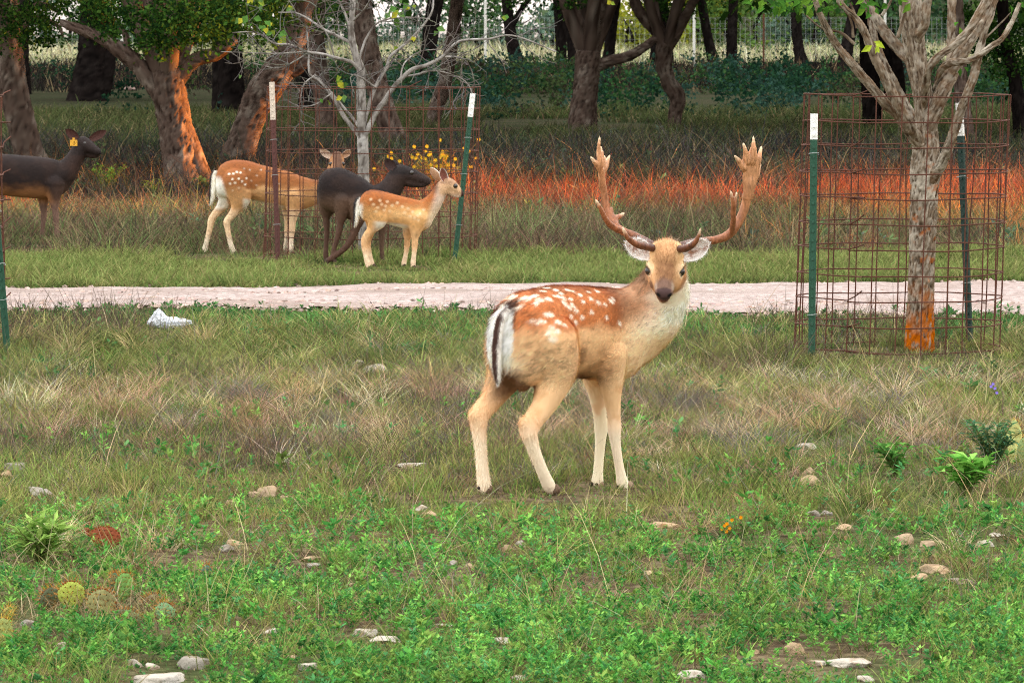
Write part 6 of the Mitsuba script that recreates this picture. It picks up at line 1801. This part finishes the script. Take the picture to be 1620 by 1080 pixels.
DEAD = np.array([lin(140, 116, 88), lin(96, 78, 62), lin(176, 156, 120), lin(70, 60, 50)])
band = lambda d, a, b, s: sst(a - s, a + s, d) * (1 - sst(b - s, b + s, d))
GREEN = [lin(98, 130, 60), lin(80, 114, 52), lin(120, 146, 74), lin(66, 98, 46)]
OLIVE = [lin(134, 136, 76), lin(116, 126, 66), lin(152, 146, 94), lin(98, 114, 60)]
STRAW = [lin(190, 170, 126), lin(206, 188, 150), lin(172, 148, 106), lin(156, 128, 96)]
PINK = [lin(196, 160, 136), lin(178, 140, 120), lin(208, 180, 156), lin(150, 118, 104)]
GREY = [lin(122, 116, 108), lin(104, 98, 94), lin(140, 132, 120)]

# 1 green blades: turf by the road, the strip behind it, tufts everywhere
g_ = []
g_.append(tufts(1500, 26, 16.3, 24, 0.085, 0.035, 0.30, 0.30, GREEN + OLIVE[:1], 1, where=lambda x, d: 0.25 + 0.75 * sst(0.45, 0.6, field(x, d, 1.2, 0.9, 1)), tip=lin(170, 168, 100)))
g_.append(tufts(3000, 24, 22.0, 31, 0.085, 0.035, 0.30, 0.30, GREEN + OLIVE, 2, where=lambda x, d: 0.2 + 0.8 * sst(0.42, 0.58, field(x, d, 0.9, 0.6, 2)), tip=lin(176, 168, 104)))
g_.append(tufts(1600, 24, 30.0, 38.2, 0.10, 0.05, 0.40, 0.4, OLIVE + GREEN, 3, color_jit=0.25, hjit=0.4, where=lambda x, d: 0.35 + 0.65 * sst(0.4, 0.55, field(x, d, 0.7, 0.5, 3)), tip=lin(190, 180, 120)))
g_.append(tufts(4800, 26, 35.6, 41.0, 0.05, 0.06, 0.35, 0.3, [lin(80, 128, 66), lin(66, 108, 58), lin(98, 142, 76), lin(96, 112, 64)], 4, color_jit=0.3, hjit=0.5, where=lambda x, d: sst(35.6, 36.8, d) * (1 - sst(0, 0.9, d - road_near(x)) * 1.0)))
g_.append(tufts(300, 10, 39.6, 40.9, 0.03, 0.05, 0.4, 0.3, [lin(96, 134, 70)], 5, where=lambda x, d: np.full(len(x), 0.8)))
g_.append(tufts(6400, 26, 42.6, 50.5, 0.078, 0.06, 0.32, 0.35, [lin(62, 94, 44), lin(48, 78, 38), lin(80, 106, 54), lin(40, 64, 34), lin(110, 106, 70), lin(54, 76, 42)], 6, hjit=0.5, color_jit=0.25, where=lambda x, d: sst(42.6, 43.2, d) * (1 - sst(48.0, 50.4, d + 2.2 * (field(x, d, 0.5, 0.3, 4) - 0.5))), tip=lin(178, 186, 110)))
g_.append(tufts(3200, 26, 84, 108, 0.20, 0.16, 0.3, 0.35, [lin(50, 68, 36), lin(40, 58, 34), lin(64, 80, 44), lin(38, 42, 32)], 7, where=lambda x, d: sst(0.38, 0.5, field(x, d, 0.25, 0.1, 5) + 0.1), tip=lin(116, 120, 78)))
v, f, c = join(g_)
stuff('grass', (v, f), 'blade', c, 'green grass blades over the paddock and along both edges of the road', 'grass')

# 2 dry grass: tussocks of straw, pink and olive tones over a short sward in the middle of the paddock
MID = [lin(150, 140, 100), lin(118, 122, 78), lin(168, 146, 116), lin(104, 110, 70), lin(136, 112, 92), lin(92, 82, 66)]
pinkish = lambda x, d: sst(0.40, 0.52, field(x, d, 0.6, 0.45, 6)) * band(d, 26.2, 31.4, 1.0)
olive = lambda x, d: sst(0.38, 0.5, field(x, d, 0.8, 0.6, 7)) * band(d, 31.0, 35.8, 0.7)
g_ = []
g_.append(tufts(4200, 24, 23.5, 38.0, 0.055, 0.085, 0.5, 0.3, MID + GREEN * 2, 10, width=1.1e-4, color_jit=0.3, hjit=0.4))
g_.append(tufts(1250, 64, 24.5, 33.0, 0.115, 0.026, 0.40, 0.45, PINK + STRAW + GREY, 11, where=pinkish, width=1.0e-4, color_jit=0.3, hjit=0.45))
g_.append(tufts(1700, 40, 24.0, 33.0, 0.085, 0.04, 0.5, 0.4, GREY + PINK[2:] + GREEN + [lin(120, 126, 80), lin(98, 112, 68)], 12, where=lambda x, d: 0.35 + 0.65 * pinkish(x, d), width=1.1e-4, color_jit=0.3, hjit=0.45))
g_.append(tufts(1350, 64, 30.3, 36.6, 0.125, 0.03, 0.40, 0.45, OLIVE + STRAW[:1] + [lin(112, 128, 72), lin(96, 104, 62), lin(84, 110, 58)] * 2, 13, where=olive, width=1.05e-4, color_jit=0.26, hjit=0.42))
g_.append(tufts(1400, 40, 30.3, 36.8, 0.085, 0.045, 0.45, 0.4, OLIVE + GREY[:2] + GREEN[1:], 18, where=lambda x, d: 0.4 + 0.6 * olive(x, d), width=1.1e-4, color_jit=0.3, hjit=0.45))
g_.append(tufts(260, 52, 20.2, 26, 0.12, 0.03, 0.5, 0.45, STRAW + OLIVE + GREEN[:2], 14, where=lambda x, d: sst(0.5, 0.6, field(x, d, 1.1, 0.9, 8)), width=1.4e-4, color_jit=0.25))
g_.append(tufts(130, 40, 16.5, 21, 0.10, 0.03, 0.5, 0.4, STRAW + OLIVE + GREEN, 15, where=lambda x, d: sst(0.54, 0.64, field(x, d, 1.3, 1.1, 9)), width=1.4e-4, color_jit=0.25))
g_.append(tufts(700, 4, 18, 38, 0.24, 0.05, 0.4, 0.3, STRAW[:2] + GREY[:1], 16, width=1.0e-4))                # seed stalks
g_.append(tufts(2600, 10, 16.2, 27, 0.06, 0.10, 0.88, 0.1, [lin(132, 108, 80), lin(164, 142, 108), lin(92, 74, 56)], 19, width=1.3e-4, color_jit=0.3))   # fallen litter
gp = G(160, 985)                       # the ragged straw and dead stalks round the prickly pears
r_ = np.random.default_rng(123)
nb = 420
bx, bd = gp[0] + r_.normal(0, 0.16, nb), gp[1] + 0.10 + r_.normal(0, 0.16, nb)
g_.append(blades(np.stack([bx, bd, gz(bx, bd)], 1), r_.uniform(0.04, 0.15, nb), np.full(nb, 0.0028), r_.uniform(0, 6.28, nb), r_.uniform(0.2, 0.85, nb), r_.uniform(0.1, 0.5, nb), np.array(STRAW + DEAD.tolist())[r_.integers(0, 8, nb)] * r_.uniform(0.5, 1.1, (nb, 1))))
v, f, c = join(g_)
stuff('dry_grass', (v, f), 'blade', c, 'dry straw coloured and pinkish grass across the middle of the paddock', 'grass')

# 3 red autumn grass behind the deer
RED = [lin(154, 84, 60), lin(132, 70, 54), lin(162, 106, 80), lin(112, 70, 58), lin(98, 80, 66)]
g_ = [tufts(4200, 30, 57.5, 68.5, 0.30, 0.11, 0.22, 0.25, RED, 21, where=lambda x, d: sst(0.38, 0.52, field(x, d, 0.45, 0.25, 10)) * (0.06 + 0.94 * sst(-2.4, -0.4, x)) * band(d + 6 * (field(x, d, 0.6, 0.1, 16) - 0.5), 59.5 - 1.6 * sst(2, 5, x), 66.0, 1.6), width=1.15e-4, color_jit=0.2),
      tufts(1500, 26, 50.5, 62.0, 0.24, 0.10, 0.30, 0.3, [lin(206, 140, 84), lin(190, 120, 72), lin(178, 142, 84), lin(150, 130, 76)], 22, where=lambda x, d: sst(2.2, 4.2, x + 0.5) * sst(0.36, 0.5, field(x, d, 0.5, 0.3, 11)), width=1.15e-4)]
v, f, c = join(g_)
stuff('red_grass', (v, f), 'blade', c, 'band of rusty red autumn grass behind the deer', 'grass')

# 4 brown and grey weeds: wiry dark stalks with small leaves
WEED = [lin(112, 92, 78), lin(78, 66, 62), lin(134, 118, 92), lin(92, 94, 66), lin(58, 60, 50), lin(124, 96, 82)]
g_ = [tufts(4600, 24, 48.6, 60.5, 0.21, 0.12, 0.40, 0.3, hjit=0.5, colors= WEED + [lin(108, 124, 78)] * 2, seed=31, where=lambda x, d: sst(48.3, 50.6, d + 2.0 * (field(x, d, 0.5, 0.3, 4) - 0.5)) * (1 - 0.65 * sst(2.4, 4.4, x)), width=1.1e-4),
      tufts(4600, 22, 64.5, 88, 0.25, 0.16, 0.38, 0.3, hjit=0.5, colors=[lin(64, 58, 60), lin(48, 48, 54), lin(82, 80, 74), lin(56, 68, 50), lin(46, 58, 46), lin(36, 32, 34)], seed=32, where=lambda x, d: 0.35 + 0.65 * sst(0.35, 0.5, field(x, d, 0.3, 0.2, 12)), width=1.1e-4),
      tufts(1500, 18, 31.5, 38.0, 0.19, 0.07, 0.36, 0.15, [lin(74, 62, 56), lin(92, 80, 70), lin(108, 96, 78)], 33, where=lambda x, d: np.maximum(sst(-1.9, -2.3, x) * sst(34, 35, d), 0.45 * sst(0.52, 0.62, field(x, d, 0.8, 0.5, 13))), width=0.9e-4),
      tufts(900, 14, 24.5, 32.0, 0.19, 0.07, 0.34, 0.12, [lin(98, 82, 74), lin(118, 104, 92), lin(84, 74, 68)], 34, where=lambda x, d: sst(0.48, 0.6, field(x, d, 0.8, 0.5, 14)), width=0.8e-4),
      tufts(2200, 22, 118, 176, 0.42, 0.4, 0.35, 0.2, [lin(40, 35, 34), lin(30, 28, 28), lin(50, 48, 40)], 35, where=lambda x, d: sst(126, 138, d + 10 * (field(x, d, 0.2, 0.05, 15) - 0.5)), width=1.5e-4)]
v, f, c = join(g_)
stuff('weeds', (v, f), 'blade', c, 'wiry brown and grey weeds between the road and the trees', 'weeds')
g_ = [tufts(3200, 20, 186, 300, 0.55, 0.5, 0.3, 0.3, [lin(196, 192, 150), lin(176, 178, 132), lin(206, 194, 160), lin(150, 162, 110)], 41, width=1.6e-4)]
v, f, c = join(g_)
stuff('pale_grass', (v, f), 'blade', c, 'pale tall grass in the open ground beyond the far fence', 'grass')

# 5 leafy ground cover: small green herbs with many leaflets in the foreground
CLOVER = [lin(88, 152, 68), lin(72, 136, 64), lin(112, 170, 78), lin(58, 110, 54), lin(130, 178, 84), lin(94, 138, 70), lin(84, 144, 86), lin(122, 150, 72)]


def herbs(n, d0, d1, height, per, ln, seed, where, colors=CLOVER):
    r = np.random.default_rng(seed)
    x, d = scatter(n, d0, d1, r)
    ok = (r.random(n) < where(x, d)) & ~on_road(x, d)
    x, d = x[ok], d[ok]
    hf = height_factor(x, d)
    m = len(x)
    h = height * np.clip(r.normal(1, 0.3, m), 0.4, 1.9) * np.maximum(hf, 0.2)
    base = np.stack([x, d, gz(x, d)], 1)
    a = r.uniform(0, 2 * np.pi, m)
    leanv = np.stack([np.cos(a), np.sin(a), 0 * a], 1) * (h * r.uniform(0.1, 0.7, m))[:, None]
    k = per
    t = r.uniform(0.25, 1.0, (m, k)) ** 0.8
    p = base[:, None] + leanv[:, None] * t[..., None] + np.stack([0 * t, 0 * t, h[:, None] * t], -1)
    b = r.uniform(0, 2 * np.pi, (m, k))
    dn = np.stack([np.cos(b), np.sin(b), r.normal(0.55, 0.35, (m, k))], -1)
    L = ln * np.exp(r.normal(0, 0.3, m))[:, None] * r.uniform(0.6, 1.35, (m, k)) * np.maximum(hf, 0.45)[:, None]
    pc = np.asarray(colors)[r.integers(0, len(colors), m)] * (1 + 0.16 * r.standard_normal((m, 1))) * (0.66 + 0.68 * field(x, d, 30.0 / d0, 18.0 / d0, seed + 300))[:, None]
    c = np.clip(pc[:, None] * (1 + 0.14 * r.standard_normal((m, k, 1))), 0.006, 0.8)
    return small_leaves(p.reshape(-1, 3), dn.reshape(-1, 3), np.array([0, 0, 1.0]) + r.normal(0, 0.35, (m * k, 3)), L.ravel(), L.ravel() * r.uniform(0.28, 0.5, m * k), c.reshape(-1, 3))


near = lambda x, d: 1 - sst(20.6, 23.6, d + 3.2 * (field(x, d, 0.9, 0.7, 21) - 0.5))
g_ = [herbs(27000, 16.2, 24, 0.062, 14, 0.0165, 51, lambda x, d: near(x, d) * (0.22 + 0.78 * sst(0.37, 0.52, field(x, d, 2.0, 1.5, 22)))),
      herbs(2600, 21.0, 29, 0.075, 13, 0.026, 52, lambda x, d: 0.85 * sst(0.52, 0.64, field(x, d, 1.4, 0.9, 23)), CLOVER + [lin(98, 138, 84)]),
      herbs(1500, 29, 39.5, 0.08, 12, 0.034, 53, lambda x, d: 0.8 * sst(0.54, 0.64, field(x, d, 1.0, 0.7, 24)), [lin(86, 134, 78), lin(76, 118, 70)]),
      herbs(3000, 36.0, 40.9, 0.026, 12, 0.024, 54, lambda x, d: (0.3 + 0.7 * sst(0.4, 0.55, field(x, d, 0.9, 0.7, 26))) * (1 - sst(0.0, 0.5, d - road_near(x))), [lin(66, 112, 60), lin(80, 128, 68), lin(58, 98, 60)]),
      herbs(2600, 50, 90, 0.17, 12, 0.06, 55, lambda x, d: 0.7 * sst(0.5, 0.64, field(x, d, 0.5, 0.3, 25)), [lin(84, 106, 70), lin(72, 98, 72), lin(100, 120, 78), lin(90, 106, 92)])]
v, f, c = join(g_)
stuff('ground_cover', (v, f), 'leaf_skin', c, 'low clover like green herbs covering the foreground', 'plants')

# 6 dark green undergrowth between the trees
r = np.random.default_rng(61)
n = 120
d = r.uniform(102, 138, n)
x = r.uniform(-0.028, 0.098, n) * d
x = np.where(r.random(n) < 0.12, r.uniform(-0.095, -0.03, n) * d, x)
hh = r.uniform(0.25, 0.8, n) * sst(101, 112, d) * (0.35 + 1.4 * field(x, d, 0.25, 0.1, 31))
cs = np.stack([x, d, gz(x, d) + hh * 0.5], 1)
rs = np.stack([r.uniform(0.5, 1.0, n), r.uniform(0.5, 1.0, n), hh * 0.62], 1)
groups = r.integers(0, 4, n)
tones = [[lin(34, 62, 42), lin(26, 50, 38)], [lin(44, 76, 44), lin(58, 88, 50), lin(36, 62, 36)], [lin(40, 66, 58), lin(52, 78, 66)], [lin(66, 84, 48), lin(50, 64, 42), lin(60, 54, 44)]]
v, f, c = join([cluster_leaves(cs[groups == q], rs[groups == q], 11000, 0.085, tones[q], r) for q in range(4)])
v[:, 2] = np.maximum(v[:, 2], gz(v[:, 0], v[:, 1]))
stuff('undergrowth', (v, f), 'leaf_skin', c, 'dark green shrubby undergrowth between the oak trunks', 'undergrowth')

# 7 loose gravel on the road and litter on bare soil
r = np.random.default_rng(71)
n = 9000
x = r.uniform(-5.5, 5.5, n)
edge = r.random(n)
d = np.where(edge < 0.3, road_near(x) + r.normal(0.05, 0.25, n), np.where(edge < 0.36, road_far(x) + r.normal(0, 0.12, n), road_near(x) + r.random(n) * 3))
m = trimesh.creation.icosphere(subdivisions=0)
u = np.array(m.vertices)
sz = 0.006 + 0.02 * r.random(n) ** 3
vv = (u[None] * (1 + 0.3 * r.standard_normal((n, len(u), 1))) * sz[:, None, None] * np.array([1, 1, 0.7])) + np.stack([x, d, gz(x, d) + 0.012], 1)[:, None]
ff = (np.arange(n)[:, None, None] * len(u) + np.array(m.faces)[None]).reshape(-1, 3)
cc = np.repeat(vary(lin(186, 162, 152), n, 0.36, 0.03, r), len(u), 0)
stuff('gravel', (vv.reshape(-1, 3), ff), 'matte', cc, 'loose pale gravel along the edges of the road', 'gravel')
